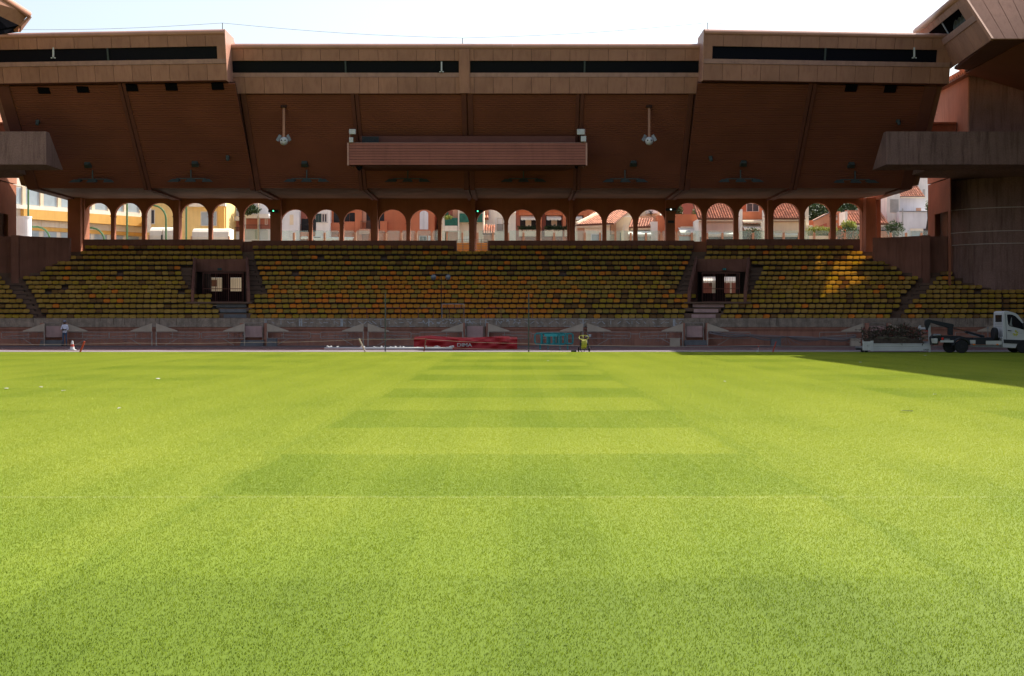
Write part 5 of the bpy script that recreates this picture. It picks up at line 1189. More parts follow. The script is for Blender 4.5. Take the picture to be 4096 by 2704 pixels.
b0.build('litter_core', M['twig'], tb); bt.build('twigs', M['twig'], tb, kind='stuff', fixn=False); bl.build('leaves', M['heapleaf'], tb, kind='stuff', fixn=False); br_.build('red_leaves', M['redleaf'], tb, kind='stuff', fixn=False); bd.build('palm_blades', M['dryleaf'], tb, kind='stuff', fixn=False)
# ---------------------------------------------------------------- hook lift truck
YT = 77.2; k_ = 446 / 2375
def tp(x, y, d=0): return P(3650 + x * k_, 1180 + y * k_, YT) + Vector((0, d, 0))
W = 1.55
t = thing('truck', 'white hook-lift truck with black arm, yellow flower emblem on its door', 'truck', (XX(4000, YT), YT + 1, 0))
def tprism(name, pts, d0, d1, mt, bev=0, par=None): b = MB(); b.prism([tp(x, y, d0) for x, y in pts], (0, d1 - d0, 0)); return b.build(name, M[mt], par or t, bevel=bev)
cabp = [(1928, 905), (1926, 690), (1932, 385), (1945, 352), (1975, 341), (2020, 342), (2090, 356), (2190, 385), (2250, 425), (2330, 525), (2400, 640), (2540, 690), (2620, 770), (2650, 900), (2650, 1080), (2600, 1130), (2520, 1130), (2500, 1050), (2430, 985), (2330, 980), (2240, 1030), (2200, 1135), (1930, 1118), (1915, 915)]
cab = tprism('cab', cabp, .0, W, 'white', .05)
tprism('side_band', [(1938, 945), (2330, 962), (2250, 1012), (2235, 1040), (1940, 1026)], -.02, .0, 'black', 0, cab)
w_ = tprism('door_window', [(2010, 420), (2060, 412), (2120, 418), (2190, 450), (2260, 520), (2385, 650), (2385, 745), (2240, 705), (2120, 675), (2060, 660), (2035, 620)], -.012, -.001, 'cabglass', 0, cab)
tprism('interior_trim', [(2060, 650), (2085, 560), (2100, 480), (2112, 480), (2110, 600), (2130, 665)], -.018, -.013, 'grey', 0, cab)
xr_ = tp(1928, 500).x; b = MB(); b.box(xr_ - .012, xr_ + .01, YT + .2, YT + 1.2, tp(0, 574).z, tp(0, 424).z); b.build('rear_window', M['cabglass'], cab)
for pts in ([(1975, 400), (1982, 400), (2010, 940), (2003, 940)],): tprism('panel_gap', pts, -.006, .0, 'black', 0, cab)
for y in (600, 630, 668): b = MB(); b.box(xr_ - .008, xr_ + .01, YT + .15, YT + 1.3, tp(0, y + 6).z, tp(0, y).z); b.build('vent_line', M['grey'], cab)
tprism('door_handle', [(2020, 752), (2040, 748), (2105, 756), (2108, 766), (2040, 768)], -.05, -.001, 'black', 0, cab)
tprism('mirror', [(2330, 590), (2400, 600), (2400, 735), (2345, 720), (2318, 650)], -.30, -.12, 'black', .02, cab)
em = sub('emblem', cab)
for (a, r0) in ((90, 1), (70, .8), (20, .9), (-35, 1), (-70, .9), (-120, 1), (200, .85)):
    a = math.radians(a); c = Vector(tp(2192 + math.cos(a) * 45, 812 - math.sin(a) * 45, -.008)); b = MB()
    u = Vector((math.cos(a), 0, math.sin(a))) * .085 * r0; v_ = Vector((-math.sin(a), 0, math.cos(a))) * .045
    b.prism([c - u, c + v_ - u * .2, c + u, c - v_ - u * .2], (0, .006, 0)); b.build('petal', M['yellowhose'], em)
for (x0_, x1_, y) in ((2070, 2140, 806), (2250, 2335, 816)): tprism('emblem_lettering', [(x0_, y), (x1_, y + 2), (x1_, y + 5), (x0_, y + 3)], -.006, -.001, 'grey', 0, cab)
def wheel(x, y, d, n_='wheel'):
    c = tp(x, y, d); c.z = .36; w2 = sub(n_, t); b = MB(); b.lathe(c, [(.22, -.11), (.33, -.11), (.36, -.07), (.36, .07), (.33, .11), (.22, .11)], 28, 'y'); b.build('tyre', M['rubber'], w2)
    b = MB(); b.lathe(c, [(.04, -.10), (.07, -.12), (.13, -.08), (.2, -.10), (.22, -.11), (.22, .1)], 20, 'y'); b.build('rim', M['black'], w2)
wheel(1050, 1110, .06); wheel(950, 1110, W - .3); wheel(2360, 1110, .06); wheel(2360, 1110, W - .1); wheel(900, 1110, .9)
b = MB(); c = tp(1050, 1110, 0); c.z = .36
for k in range(9):
    a0, a1 = math.radians(10 + k * 18), math.radians(28 + k * 18); p = [Vector((c.x + math.cos(a) * r, YT - .05, c.z + math.sin(a) * r)) for a in (a0, a1) for r in (.42, .48)]
    b.hexa([p[0], p[2], p[2] + Vector((0, .4, 0)), p[0] + Vector((0, .4, 0)), p[1], p[3], p[3] + Vector((0, .4, 0)), p[1] + Vector((0, .4, 0))])
b.build('mudguard', M['black'], t)
tprism('chassis', [(560, 900), (640, 860), (1060, 870), (1200, 905), (1900, 915), (1915, 960), (1905, 1060), (1240, 1040), (1190, 960), (900, 960), (880, 1010), (600, 985)], .5, 1.4, 'black')
for (a, c_, ya, yb, mt) in ((600, 880, 965, 1010, 'ltgrey'), (1230, 1345, 958, 1035, 'ltgrey'), (1565, 1905, 975, 1055, 'ltgrey'), (680, 800, 930, 965, 'grey')): tprism('side_guard', [(a, ya), (c_, ya), (c_, yb), (a, yb)], .02, .06, mt)
tprism('storage_box', [(1345, 905), (1565, 905), (1565, 1055), (1345, 1050)], .0, .45, 'black', .02)
tprism('lower_rail', [(1240, 1060), (1910, 1065), (1905, 1118), (1260, 1105)], .1, .14, 'grey')
tprism('tail_box', [(462, 930), (550, 925), (545, 1030), (480, 1030)], .1, .6, 'ltgrey', .02)
tprism('coupling', [(480, 900), (560, 830), (640, 830), (620, 1060), (500, 1070)], .6, 1.1, 'black')
b = MB(); b.lathe(tp(530, 855, .4), [(.05, -.1), (.06, 0), (.05, .3)], 12, 'x'); b.lathe(tp(625, 850, .3), [(.04, -.05), (.05, .5)], 12, 'y'); b.build('roller', M['grey'], t)
tprism('tail_light', [(630, 910), (668, 908), (665, 955), (632, 955)], .06, .12, 'redlens')
for x in (1312, 1810): tprism('side_marker', [(x - 20, 1040), (x + 22, 1043), (x + 20, 1068), (x - 20, 1066)], -.01, .03, 'orange_lens')
arm = tprism('hook_arm', [(372, 560), (385, 520), (430, 512), (500, 530), (960, 620), (975, 640), (960, 700), (958, 860), (870, 855), (862, 745), (868, 700), (480, 590), (462, 630), (405, 770), (392, 700), (370, 640)], .75, 1.05, 'black', .015)
tprism('hook_tip', [(430, 640), (440, 650), (410, 780), (402, 760)], .78, 1.0, 'redlens', 0, arm)
b = MB(); b.tube([tp(965, 700, .9), tp(1245, 778, .9)], .028, 8); b.build('piston_rod', M['chrome'], t)
b = MB(); b.tube([tp(1240, 785, .9), tp(1640, 895, .9)], .075, 10); b.build('cylinder', M['black'], t)
b = MB(); b.tube([tp(1260, 825, .6), tp(1500, 895, .6)], .02, 6); b.build('pipe', M['grey'], t)
b = MB(); b.tube([tp(1672, 680, .5), tp(1672, 900, .5)], .02, 6); b.box(*[v for v in (tp(1655, 0).x, tp(1685, 0).x)], YT + .45, YT + .55, tp(0, 720).z, tp(0, 680).z); b.build('aerial_post', M['grey'], t)
c = tp(1795, 830, .35); b = MB(); b.lathe(c, [(.2, -.1), (.34, -.1), (.36, -.05), (.36, .05), (.34, .1), (.2, .1)], 24, 'x'); 
for v in b.v: pass
o = b.build('spare_wheel', M['rubber'], t); b = MB(); b.lathe(c, [(.02, -.06), (.2, -.08), (.2, .08)], 18, 'x'); b.build('spare_rim', M['grey'], t)
b = MB(); b.box(tp(1775, 0).x, tp(1900, 0).x, YT + .3, YT + 1.6, tp(0, 940).z, tp(0, 905).z); b.build('cross_member', M['black'], t)
# ---------------------------------------------------------------- the man
def person(px, Y, h=1.76):
    X = XX(px, Y); t = thing('person', 'man in a white shirt, jeans and grey cap standing with arms folded by the wall', 'person', (X, Y, 0))
    me = bpy.data.meshes.new('body'); s_ = h / 1.76
    V = [(0, 0, .95), (0, .01, 1.15), (0, .02, 1.38), (0, 0, 1.50), (0, -.02, 1.60), (0, -.02, 1.70),
         (.17, .01, 1.43), (.25, -.02, 1.16), (.05, -.22, 1.13), (-.08, -.24, 1.17), (-.17, .01, 1.43), (-.25, -.02, 1.16), (-.06, -.24, 1.10), (.08, -.26, 1.13),
         (.09, 0, .90), (.11, -.02, .50), (.12, .02, .09), (.13, -.14, .04), (-.09, 0, .90), (-.10, -.02, .50), (-.11, .02, .09), (-.13, -.14, .04)]
    E = [(0, 1), (1, 2), (2, 3), (3, 4), (4, 5), (2, 6), (6, 7), (7, 8), (8, 9), (2, 10), (10, 11), (11, 12), (12, 13), (0, 14), (14, 15), (15, 16), (16, 17), (0, 18), (18, 19), (19, 20), (20, 21)]
    Rr = [.15, .14, .16, .06, .095, .085, .065, .05, .038, .035, .065, .05, .038, .035, .105, .07, .05, .045, .105, .07, .05, .045]
    me.from_pydata([tuple(c * s_ for c in v) for v in V], E, []); o = bpy.data.objects.new('body', me); link(o, t)
    sk = o.modifiers.new('skin', 'SKIN'); sk.use_smooth_shade = True
    for i, d in enumerate(me.skin_vertices[0].data): d.radius = (Rr[i] * s_, Rr[i] * s_ * .8); d.use_root = (i == 0)
    ss = o.modifiers.new('sub', 'SUBSURF'); ss.levels = 2; ss.render_levels = 2
    # bake to a plain mesh so that clothing can be coloured by height
    dg = bpy.context.evaluated_depsgraph_get(); dg.update(); ev = o.evaluated_get(dg); m2 = bpy.data.meshes.new_from_object(ev); o.modifiers.clear(); o.data = m2
    for mm in ('skin', 'shirt', 'jeans', 'black'): m2.materials.append(M[mm])
    for f in m2.polygons:
        c = f.center / s_; k = 0
        if c.z > 1.49: k = 0
        elif c.z > .93: k = 1 if not (c.y < -.14 and c.z < 1.22) else 0
        elif c.z > .10: k = 2
        else: k = 3
        f.material_index = k; f.use_smooth = True
    LOC[o.name] = Vector((X, Y, 0))
    b = MB(); b.lathe((X, Y - .02, 1.66 * s_), [(.108, 0), (.112, .05), (.09, .11), (.02, .14)], 16); b.prism([(X - .08, Y - .11, 1.665 * s_), (X + .08, Y - .11, 1.665 * s_), (X + .05, Y - .2, 1.655 * s_), (X - .05, Y - .2, 1.655 * s_)], (0, 0, .015)); b.build('cap', M['cap'], t, smooth=True)
    b = MB(); b.box(X - .05, X + .04, Y - .30, Y - .285, 1.12, 1.2); b.build('phone', M['black'], t)
    for q in (-1, 1): b = MB(); b.ball((X + q * .035, Y - .105, 1.625 * s_), .012, 8, 5); b.build('eye', M['black'], t)
    b = MB(); b.ball((X, Y - .125, 1.595 * s_), .018, 8, 5); b.build('nose', M['skin'], t)
    return t
person(259, 98.2)
# ---------------------------------------------------------------- windbreak on the concourse edge
YW = 121.6
t = thing('glass_windbreak', 'row of glass panes between short rendered posts along the rear edge of the concourse', 'windbreak', (XX(2300, YW), YW, 8))
zb, zp, zg_ = ZD, ZZ(931, YW), ZZ(922.5, YW); ZB = ZZ(972, YW)
b = MB(); b.box(XX(1090, YW), XX(3850, YW), YW - .1, YW + .15, 7.3, ZB); b.build('base_wall', M['basewall'], t)
xs = []; x = 1115
while x < 3800: xs.append(x); x += 61.2
for x in xs:
    b = MB(); X = XX(x, YW); b.box(X - .085, X + .085, YW - .09, YW + .09, ZB, zp); b.build('post', M['salmon'], t)
gm = None
for i in range(len(xs) - 1):
    X0, X1 = XX(xs[i], YW) + .02, XX(xs[i + 1], YW) - .02; c = .12
    b = MB(); b.prism([(X0, YW, ZB + .03), (X1, YW, ZB + .03), (X1, YW, zp - .05), (X1 - c, YW, zg_), (X0 + c, YW, zg_), (X0, YW, zp - .05)], (0, .012, 0)); b.build('pane', M['glass'], t)
# ---------------------------------------------------------------- town houses
def tiles(par, eave_l, eave_r, up, nx, ny, m_='tile', sc=1.0):
    """barrel tiles on the plane from the eave line along vector up"""
    e0, e1, up = Vector(eave_l), Vector(eave_r), Vector(up); u = (e1 - e0) / nx; v = up / ny; w = u.length; n = u.cross(v).normalized()
    if n.z < 0: n = -n
    b = MB(); bed = [e0, e1, e1 + up, e0 + up]; b.hexa([p - n * .12 for p in bed] + [p + n * .01 for p in bed]); b.build('tile_bed', M['tiledark'], par)
    proto = MB(); r0, r1 = w * .36, w * .28; k = 5; L = v.length * 1.12; U = u.normalized(); Vv = v.normalized(); vs = []
    for (t_, r, h) in ((0, r0, .045), (L, r1, .0)):
        for j in range(k + 1): a = math.pi * j / k; vs.append(Vv * t_ + U * (math.cos(a) * r) + n * (math.sin(a) * r * .95 + h))
    fs = [(j, j + 1, k + 2 + j, k + 1 + j) for j in range(k)] + [tuple(range(k + 1))]
    proto.add(vs, fs); me = proto.mesh('roof_tile', M[m_]); off = LOC.get(par.name, Vector()); cnt_ = 0; rest_ = MB()
    for j in range(ny):
        for i in range(nx):
            p = e0 + u * (i + .5) + v * j
            if cnt_ < 300: o = bpy.data.objects.new('roof_tile', me); link(o, par); o.location = p - off; o.rotation_euler = (R.gauss(0, .01), R.gauss(0, .02), R.gauss(0, .02)); cnt_ += 1
            else: rest_.add([q + p for q in vs], fs)
    if rest_.v: rest_.build('roof_tiles', M[m_], par, kind='stuff', fixn=False)
def house(label, x0, x1, ytop, Y, m_, depth=9., cat='house', ybot=None, grp=None, name='town_house'):
    X0, X1 = XX(x0, Y), XX(x1, Y); zt = ZZ(ytop, Y); zb_ = 2.9 if ybot is None else ZZ(ybot, Y)
    t = thing(name, label, cat, ((X0 + X1) / 2, Y, 3.0))
    b = MB(); b.box(X0, X1, Y, Y + depth, zb_, zt); b.build('wall', M[m_], t); t['_y'] = 0; del t['_y']
    return t
def slab(t, name, x0, x1, y0, y1, Y, d, m_, th=None, par=None):   # piece standing d proud of plane Y
    b = MB(); b.box(XX(x0, Y), XX(x1, Y), Y - d, Y + (.05 if th is None else th), ZZ(y1, Y), ZZ(y0, Y)); return b.build(name, M[m_], par or t)
def window(t, x0, x1, y0, y1, Y, glass='glassdark', bars=1, frame='frame', reveal=.0):
    X0, X1, z0, z1 = XX(x0, Y), XX(x1, Y), ZZ(y1, Y), ZZ(y0, Y); f = .07
    b = MB(); b.box(X0, X0 + f, Y - .07, Y + .02, z0, z1); b.box(X1 - f, X1, Y - .07, Y + .02, z0, z1); b.box(X0 + f, X1 - f, Y - .07, Y + .02, z1 - f, z1); b.box(X0 + f, X1 - f, Y - .09, Y + .02, z0, z0 + f)
    for k in range(1, bars + 1): x = X0 + (X1 - X0) * k / (bars + 1); b.box(x - .03, x + .03, Y - .06, Y + .01, z0 + f, z1 - f)
    w = b.build('window', M[frame], t); b = MB(); b.box(X0 + f, X1 - f, Y - .03, Y - .01, z0 + f, z1 - f); b.build('pane', M[glass], w); return w
def shutter(t, x0, x1, y0, y1, Y, m_='shutter_g', arch=False):
    b = MB(); X0, X1, z0, z1 = XX(x0, Y), XX(x1, Y), ZZ(y1, Y), ZZ(y0, Y)
    if arch:
        n_ = 8; pts = [(X0, Y - .06, z0), (X1, Y - .06, z0)] + [((X0 + X1) / 2 + (X1 - X0) / 2 * math.cos(math.pi * k / n_), Y - .06, z1 - .3 + .3 * math.sin(math.pi * k / n_)) for k in range(n_ + 1)]
        b.prism(pts, (0, .05, 0))
    else: b.box(X0, X1, Y - .07, Y - .02, z0, z1)
    s = b.build('shutter', M[m_], t)
    b = MB(); xm = (X0 + X1) / 2
    b.box(xm - .01, xm + .01, Y - .075, Y - .071, z0, z1 - .1); b.build('seam', M['grey'], s); return s
def railing(t, x0, x1, y0, y1, Y, d=.8, m_='black', n_=10):
    b = MB(); X0, X1, z0, z1 = XX(x0, Y), XX(x1, Y), ZZ(y1, Y), ZZ(y0, Y); b.box(X0, X1, Y - d - .02, Y - d + .02, z1 - .04, z1)
    for k in range(n_ + 1): x = X0 + (X1 - X0) * k / n_; b.box(x - .012, x + .012, Y - d - .01, Y - d + .01, z0, z1)
    return b.build('railing', M[m_], t)
def awning(t, x0, x1, y0, y1, Y, d=1.6, m_='awn', val=.22):
    X0, X1 = XX(x0, Y), XX(x1, Y); z1, z0 = ZZ(y0, Y), ZZ(y1, Y) + val
    b = MB(); b.hexa([(X0, Y - d, z0 - .02), (X1, Y - d, z0 - .02), (X1, Y, z1 - .02), (X0, Y, z1 - .02), (X0, Y - d, z0), (X1, Y - d, z0), (X1, Y, z1), (X0, Y, z1)])
    n_ = max(4, int((X1 - X0) / .3))
    for k in range(n_):
        a, c = X0 + (X1 - X0) * k / n_, X0 + (X1 - X0) * (k + 1) / n_; b.prism([(a, Y - d - .01, z0), (c, Y - d - .01, z0), (c, Y - d - .01, z0 - val * .7), ((a + c) / 2, Y - d - .01, z0 - val), (a, Y - d - .01, z0 - val * .7)], (0, .01, 0))
    return b.build('awning', M[m_], t)
def leaves(b, c, rx, ry, rz, n_, q, s=.16):
    for i in range(n_):
        a, e = q.uniform(0, 6.28), math.acos(q.uniform(-1, 1)); r = q.random() ** .35
        k = .75 + .35 * noise.noise(Vector((math.cos(a) * 2, math.sin(a) * 2, e * 1.5)) + Vector(c) * .3)
        p = Vector(c) + Vector((rx * math.sin(e) * math.cos(a), ry * math.sin(e) * math.sin(a), rz * math.cos(e))) * r * k * 1.25
        d1 = Vector((q.gauss(0, 1), q.gauss(0, 1), q.gauss(0, 1))).normalized() * s * q.uniform(.5, 1.2); d2 = d1.cross(Vector((q.gauss(0, 1), q.gauss(0, 1), q.gauss(0, 1)))).normalized() * s * .5
        b.add([p - d1, p + d2, p + d1, p - d2], [(0, 1, 2, 3)])
def tree(label, x, y, Y, rx, rz, n_=900, m_='leaf', ground=3.0, name='tree', cat='tree', s=.17):
    c = P(x, y, Y); t = thing(name, label, cat, (c.x, c.y, ground)); q = random.Random(int(x * 7 + y))
    if 'plant' not in name:
     b = MB(); b.tube([(c.x, c.y, ground), (c.x + .1, c.y, (ground + c.z) / 2), (c.x, c.y, c.z)], .22, 8, r2=.1)
     for k in range(5): a = k * 1.3; b.tube([(c.x, c.y, c.z - rz * .5), (c.x + math.cos(a) * rx * .5, c.y + math.sin(a) * rx * .5, c.z + rz * .3)], .07, 5, r2=.02)
     b.build('trunk', M['twig'], t)
    b = MB(); leaves(b, c, rx, rx, rz, n_, q, s); b.build('crown', M[m_], t, fixn=False); return t
# far left office block, its front turned towards the right
Yo = 131.0
t = thing('office_building', 'cream panelled office building with ochre band behind the left arches', 'building', (-44, 133, 3)); th = math.radians(52); ca, sa = math.cos(th), math.sin(th)
O = Vector((XX(20, Yo), Yo, 0)); ud = Vector((ca, sa, 0)); nd = Vector((sa, -ca, 0))
def ob(name, s0, s1, z0, z1, d0, d1, m_, par=None):
    b = MB(); p = lambda s, d, z: O + ud * s + nd * d + Vector((0, 0, z)); b.hexa([p(s0, d1, z0), p(s1, d1, z0), p(s1, d0, z0), p(s0, d0, z0), p(s0, d1, z1), p(s1, d1, z1), p(s1, d0, z1), p(s0, d0, z1)]); return b.build(name, M[m_], par or t)
LEN = 22.0
ob('wall', -14, LEN, 2.9, 22, -9, 0, 'cream2')
zoff = lambda y, Y=134.: ZZ(y, Y)
for k in range(-7, 12):
    s0 = k * 1.9
    for (za, zc) in ((zoff(752), zoff(690)), (zoff(907), zoff(882)), (zoff(690) + .1, 18.5)): ob('facade_panel', s0 + .03, s0 + 1.87, za, zc, .0, .05, 'cream2')
    ob('pier', s0 - .16, s0 + .16, zoff(826), zoff(752), 0, .12, 'cream')
    w = ob('window', s0 + .2, s0 + 1.7, zoff(824), zoff(756), 0, .03, 'frame'); ob('pane', s0 + .28, s0 + 1.62, zoff(822), zoff(758), .03, .04, 'glassblue', w)
    w = ob('window', s0 + .2, s0 + 1.7, zoff(960), zoff(924), -.0, .03, 'frame'); ob('pane', s0 + .28, s0 + 1.62, zoff(958), zoff(926), .03, .04, 'glassblue', w)
ob('parapet_band', -14, LEN, zoff(841), zoff(826), 0, .25, 'offwhite')
ob('ochre_band', 1.6, 15.2, zoff(881), zoff(843), 0, .55, 'ochre'); ob('ochre_soffit', -14, LEN, zoff(923), zoff(908), 0, .1, 'ochre')
b = MB(); c = P(95, 905, 124); b.lathe((c.x, c.y, 3), [(.65, 0), (.65, ZZ(872, 124) - 3), (.7, ZZ(871, 124) - 3), (.7, ZZ(866, 124) - 3)], 24); solid('white_kiosk', 'round white kiosk beside the left tower doorway', 'kiosk', b, M['bluewhite'])
def lamp(label, x, y, Y, side=1, hook=True):
    base = P(x, 1000, Y); top = P(x, y, Y); b = MB(); pts = [(base.x, Y, 3.0), (base.x, Y, top.z)]
    if hook: pts = [(base.x, Y, 3.0), (base.x, Y, top.z - 1.2)] + [(base.x - side * (1 - math.cos(a)) * 1.1, Y, top.z - 1.2 + math.sin(a) * 1.2) for a in (.3, .6, .9, 1.2, 1.5)]
    t = thing('street_lamp', label, 'street lamp', (base.x, Y, 3.0)); b.tube(pts, .085, 7); b.build('post', M['greenpole'], t)
    e = pts[-1]; b = MB(); b.box(e[0] - .5 * side - .25, e[0] - .0, e[1] - .12, e[1] + .12, e[2] - .06, e[2] + .1); b.build('lamp_head', M['greenpole'], t)
lamp('tall straight green lamp post left of the left end pier', 113, 680, 126, 1, False); lamp('straight green lamp post seen in the second arch', 508, 815, 126, 1, False)
lamp('green swan-neck lamp in the gap left of the end pier', 200, 908, 125); lamp('green swan-neck lamp in the first arch', 418, 912, 125); lamp('green swan-neck lamp in the third arch', 664, 822, 126); lamp('yellow green lamp post in the fourth arch', 745, 800, 126, 1, False)
# yellow house
t = house('yellow rendered house with ochre corner strips behind the fourth arch', 584, 905, 800, 138, 'yellow')
slab(t, 'corner_strip', 584, 605, 800, 930, 138, .3, 'cream2'); slab(t, 'corner_strip', 876, 900, 822, 965, 138, .35, 'ochre'); slab(t, 'eaves_band', 862, 905, 800, 826, 138, .45, 'cream2'); slab(t, 'eaves_band', 760, 860, 800, 828, 138, .5, 'cream2')
window(t, 603, 620, 838, 897, 138, 'glassdark', 0); window(t, 803, 868, 846, 904, 138, 'glassblue', 1)
slab(t, 'drainpipe', 741, 747, 800, 965, 138, .15, 'cream')
def pavilion(label, x0, x1, yt, Y):
    X0, X1 = XX(x0, Y), XX(x1, Y); zt = ZZ(yt, Y); t = thing('glazed_pavilion', label, 'pavilion', ((X0 + X1) / 2, Y, 3))
    n_ = int((X1 - X0) / 1.15)
    for k in range(n_):
        a, c = X0 + (X1 - X0) * k / n_, X0 + (X1 - X0) * (k + 1) / n_; b = MB(); prof = [(0, 3.0), (0, zt - .8), (.15, zt - .35), (.45, zt - .1), (.9, zt), (2.4, zt), (2.4, 3.0)]
        pts = [[(x, Y + d, z) for d, z in prof] for x in (a + .04, c - .04)]; m2 = len(prof); b.add(pts[0] + pts[1], [tuple(range(m2)), tuple(range(2 * m2 - 1, m2 - 1, -1))] + [(i, (i + 1) % m2, m2 + (i + 1) % m2, m2 + i) for i in range(m2)]); b.build('cover_panel', M['cream2'], t)
    for k in range(n_ + 1): x = X0 + (X1 - X0) * k / n_; b = MB(); b.box(x - .06, x + .06, Y - .1, Y + .2, 3, zt - .75); b.build('frame_post', M['shutter_g'] if k % 2 else M['salmon'], t)
pavilion('cream round-shouldered pavilion low in the third arch', 596, 700, 907, 129.5); pavilion('cream round-shouldered pavilion low in the fourth and fifth arches', 766, 916, 912, 129.3)
# grey white flats with balconies
t = house('pale grey flats with curved balconies behind the fifth and sixth arches', 898, 1085, 795, 143, 'bluewhite')
for (a, c, y, mt) in ((930, 962, 868, 'offwhite'), (985, 1034, 858, 'offwhite'), (1041, 1081, 858, 'offwhite')):
    slab(t, 'balcony_recess', a, c, y + 12, y + 58, 143, .05, 'redh'); slab(t, 'balcony_soffit', a, c, y, y + 16, 143, .9, mt)
    railing(t, a, c, y + 43, y + 60, 143)
for (a, c) in ((983, 1025), (1031, 1072)): slab(t, 'balcony_front', a, c, 921, 958, 143, 1.4, 'glass')
slab(t, 'wall_strip', 1034, 1037, 800, 965, 143, .5, 'cream'); window(t, 1060, 1070, 872, 900, 143, 'glassdark', 0); window(t, 918, 926, 795, 853, 143, 'glassdark', 0)
tree('dark climbing plant over the balcony in the sixth arch', 996, 838, 141.5, 1.1, .55, 600, 'leaf', name='climbing_plant', cat='plant'); 
# white tower house with lower red-brown side
t = house('white house corner with one blind niche in the first middle arch', 1128, 1198, 790, 141, 'bluewhite'); slab(t, 'niche', 1159, 1174, 859, 899, 141, .04, 'cream')
t = house('red brown house wall with a dark balcony in the first middle arch', 1199, 1262, 790, 142, 'redh'); slab(t, 'balcony_recess', 1206, 1262, 875, 930, 142, .04, 'black'); railing(t, 1206, 1262, 899, 930, 142, .7)
slab(t, 'lower_wall', 1196, 1262, 930, 960, 142, .8, 'orangeh'); awning(t, 1210, 1262, 945, 960, 141, 1.2)
t = house('off-white house with a dark green shutter in the second middle arch', 1262, 1321, 790, 140, 'offwhite'); window(t, 1287, 1309, 854, 890, 140, 'glassdark', 1); shutter(t, 1263, 1286, 855, 889, 140); slab(t, 'window_sill', 1285, 1312, 889, 892, 140, .15, 'frame')
slab(t, 'dark_door', 1254, 1264, 880, 925, 140, .03, 'black'); awning(t, 1262, 1285, 948, 960, 139.6, .8, 'shutter_g')
# orange houses
t = house('orange house with recessed balconies between white house and arches three and four', 1321.5, 1640, 790, 141, 'orangeh')
for (a, c, y0, y1) in ((1335, 1362, 845, 892), (1399, 1420, 851, 888), (1375, 1398, 851, 888), (1465, 1484, 842, 920), (1512, 1537, 845, 884)): slab(t, 'balcony_recess', a, c, y0, y1, 141, .03, 'black' if c - a > 15 else 'redh')
slab(t, 'balcony_wall', 1323, 1362, 892, 930, 141, .5, 'orangeh'); slab(t, 'balcony_wall', 1374, 1422, 888, 930, 141, .6, 'orangeh'); slab(t, 'wall_pier', 1423, 1450, 790, 965, 141, .7, 'orangeh'); slab(t, 'wall_pier', 1451, 1466, 790, 890, 141, .3, 'salmon'); slab(t, 'balcony_wall', 1522, 1550, 886, 930, 141, .5, 'orangeh')
railing(t, 1446, 1484, 886, 918, 141, .9, 'wood', 12); awning(t, 1262, 1420, 948, 965, 140, 1.5)
slab(t, 'dark_door', 1516, 1523, 884, 916, 141, .05, 'black'); slab(t, 'lower_bay', 1441, 1484, 918, 938, 141, 1.0, 'salmon')
t = house('orange house front with one tall white shutter in the fifth middle arch', 1638, 1738, 790, 139, 'orangeh'); shutter(t, 1679, 1713, 843, 918, 139, 'bluewhite', True); window(t, 1677, 1708, 943, 965, 139, 'glassdark', 1, 'white'); shutter(t, 1713, 1731, 943, 965, 139, 'bluewhite'); shutter(t, 1663, 1671, 941, 965, 139, 'bluewhite')
t = house('dark balcony strip between the orange front and the green screened house', 1739, 1772, 790, 143, 'redh'); railing(t, 1736, 1768, 886, 918, 143, .6); slab(t, 'dark_door', 1737, 1750, 878, 920, 143, .03, 'black'); slab(t, 'pale_bay', 1738, 1752, 919, 950, 143, .8, 'cream')
# house with green screens
t = house('cream house with green netted balconies around the central column', 1765, 1936, 790, 138, 'cream')
slab(t, 'balcony_recess', 1780, 1832, 838, 874, 138, .03, 'redh'); slab(t, 'green_shutter', 1782, 1794, 838, 865, 138, .06, 'green_cloth'); slab(t, 'wall_pier', 1811, 1832, 790, 880, 138, .25, 'salmon'); slab(t, 'wall_pier', 1833, 1838, 790, 965, 138, .8, 'cream2'); slab(t, 'wall_pier', 1773, 1780, 855, 965, 138, .8, 'cream2')
slab(t, 'green_screen', 1781, 1831, 874, 906, 138, .75, 'green_cloth'); slab(t, 'green_screen', 1839, 1931, 855, 889, 138, .5, 'green_cloth'); slab(t, 'balcony_front', 1781, 1831, 905, 926, 138, .85, 'cream2'); slab(t, 'shade_recess', 1781, 1831, 928, 965, 138, .02, 'salmon'); slab(t, 'green_door', 1781, 1795, 932, 965, 138, .04, 'green_cloth')
slab(t, 'wall_pier', 1931, 1936, 850, 965, 138, .6, 'cream2'); shutter(t, 1838, 1925, 944, 965, 138, 'awn', True)
tree('yellow flowering plant on the green netted balcony', 1792, 869, 136.6, .55, .25, 120, 'leafy', ground=8, name='balcony_plant', cat='plant', s=.12)
t = house('white gabled house with a small tiled lean-to right of the central column', 1936.5, 2036, 790, 143, 'offwhite'); window(t, 1988, 2012, 872, 925, 143, 'glassdark', 0); slab(t, 'wall_patch', 1937, 1955, 830, 880, 143, .4, 'salmon'); slab(t, 'window_surround', 1980, 2012, 870, 930, 143, .04, 'bluewhite'); railing(t, 1988, 2012, 898, 925, 143, .25, 'black', 8)
rf = sub('roof', t); Ys = 136.5; tiles(rf, (XX(1930, Ys), Ys, ZZ(934, Ys)), (XX(1980, Ys), Ys, ZZ(934, Ys)), (0, 3.0, 1.0), 5, 8); slab(t, 'lean_to_wall', 1934, 1976, 936, 966, 137.2, 0, 'salmon', th=3); slab(t, 'gable_strip', 1936, 1974, 905, 922, 140.2, 0, 'ochre', th=.3)
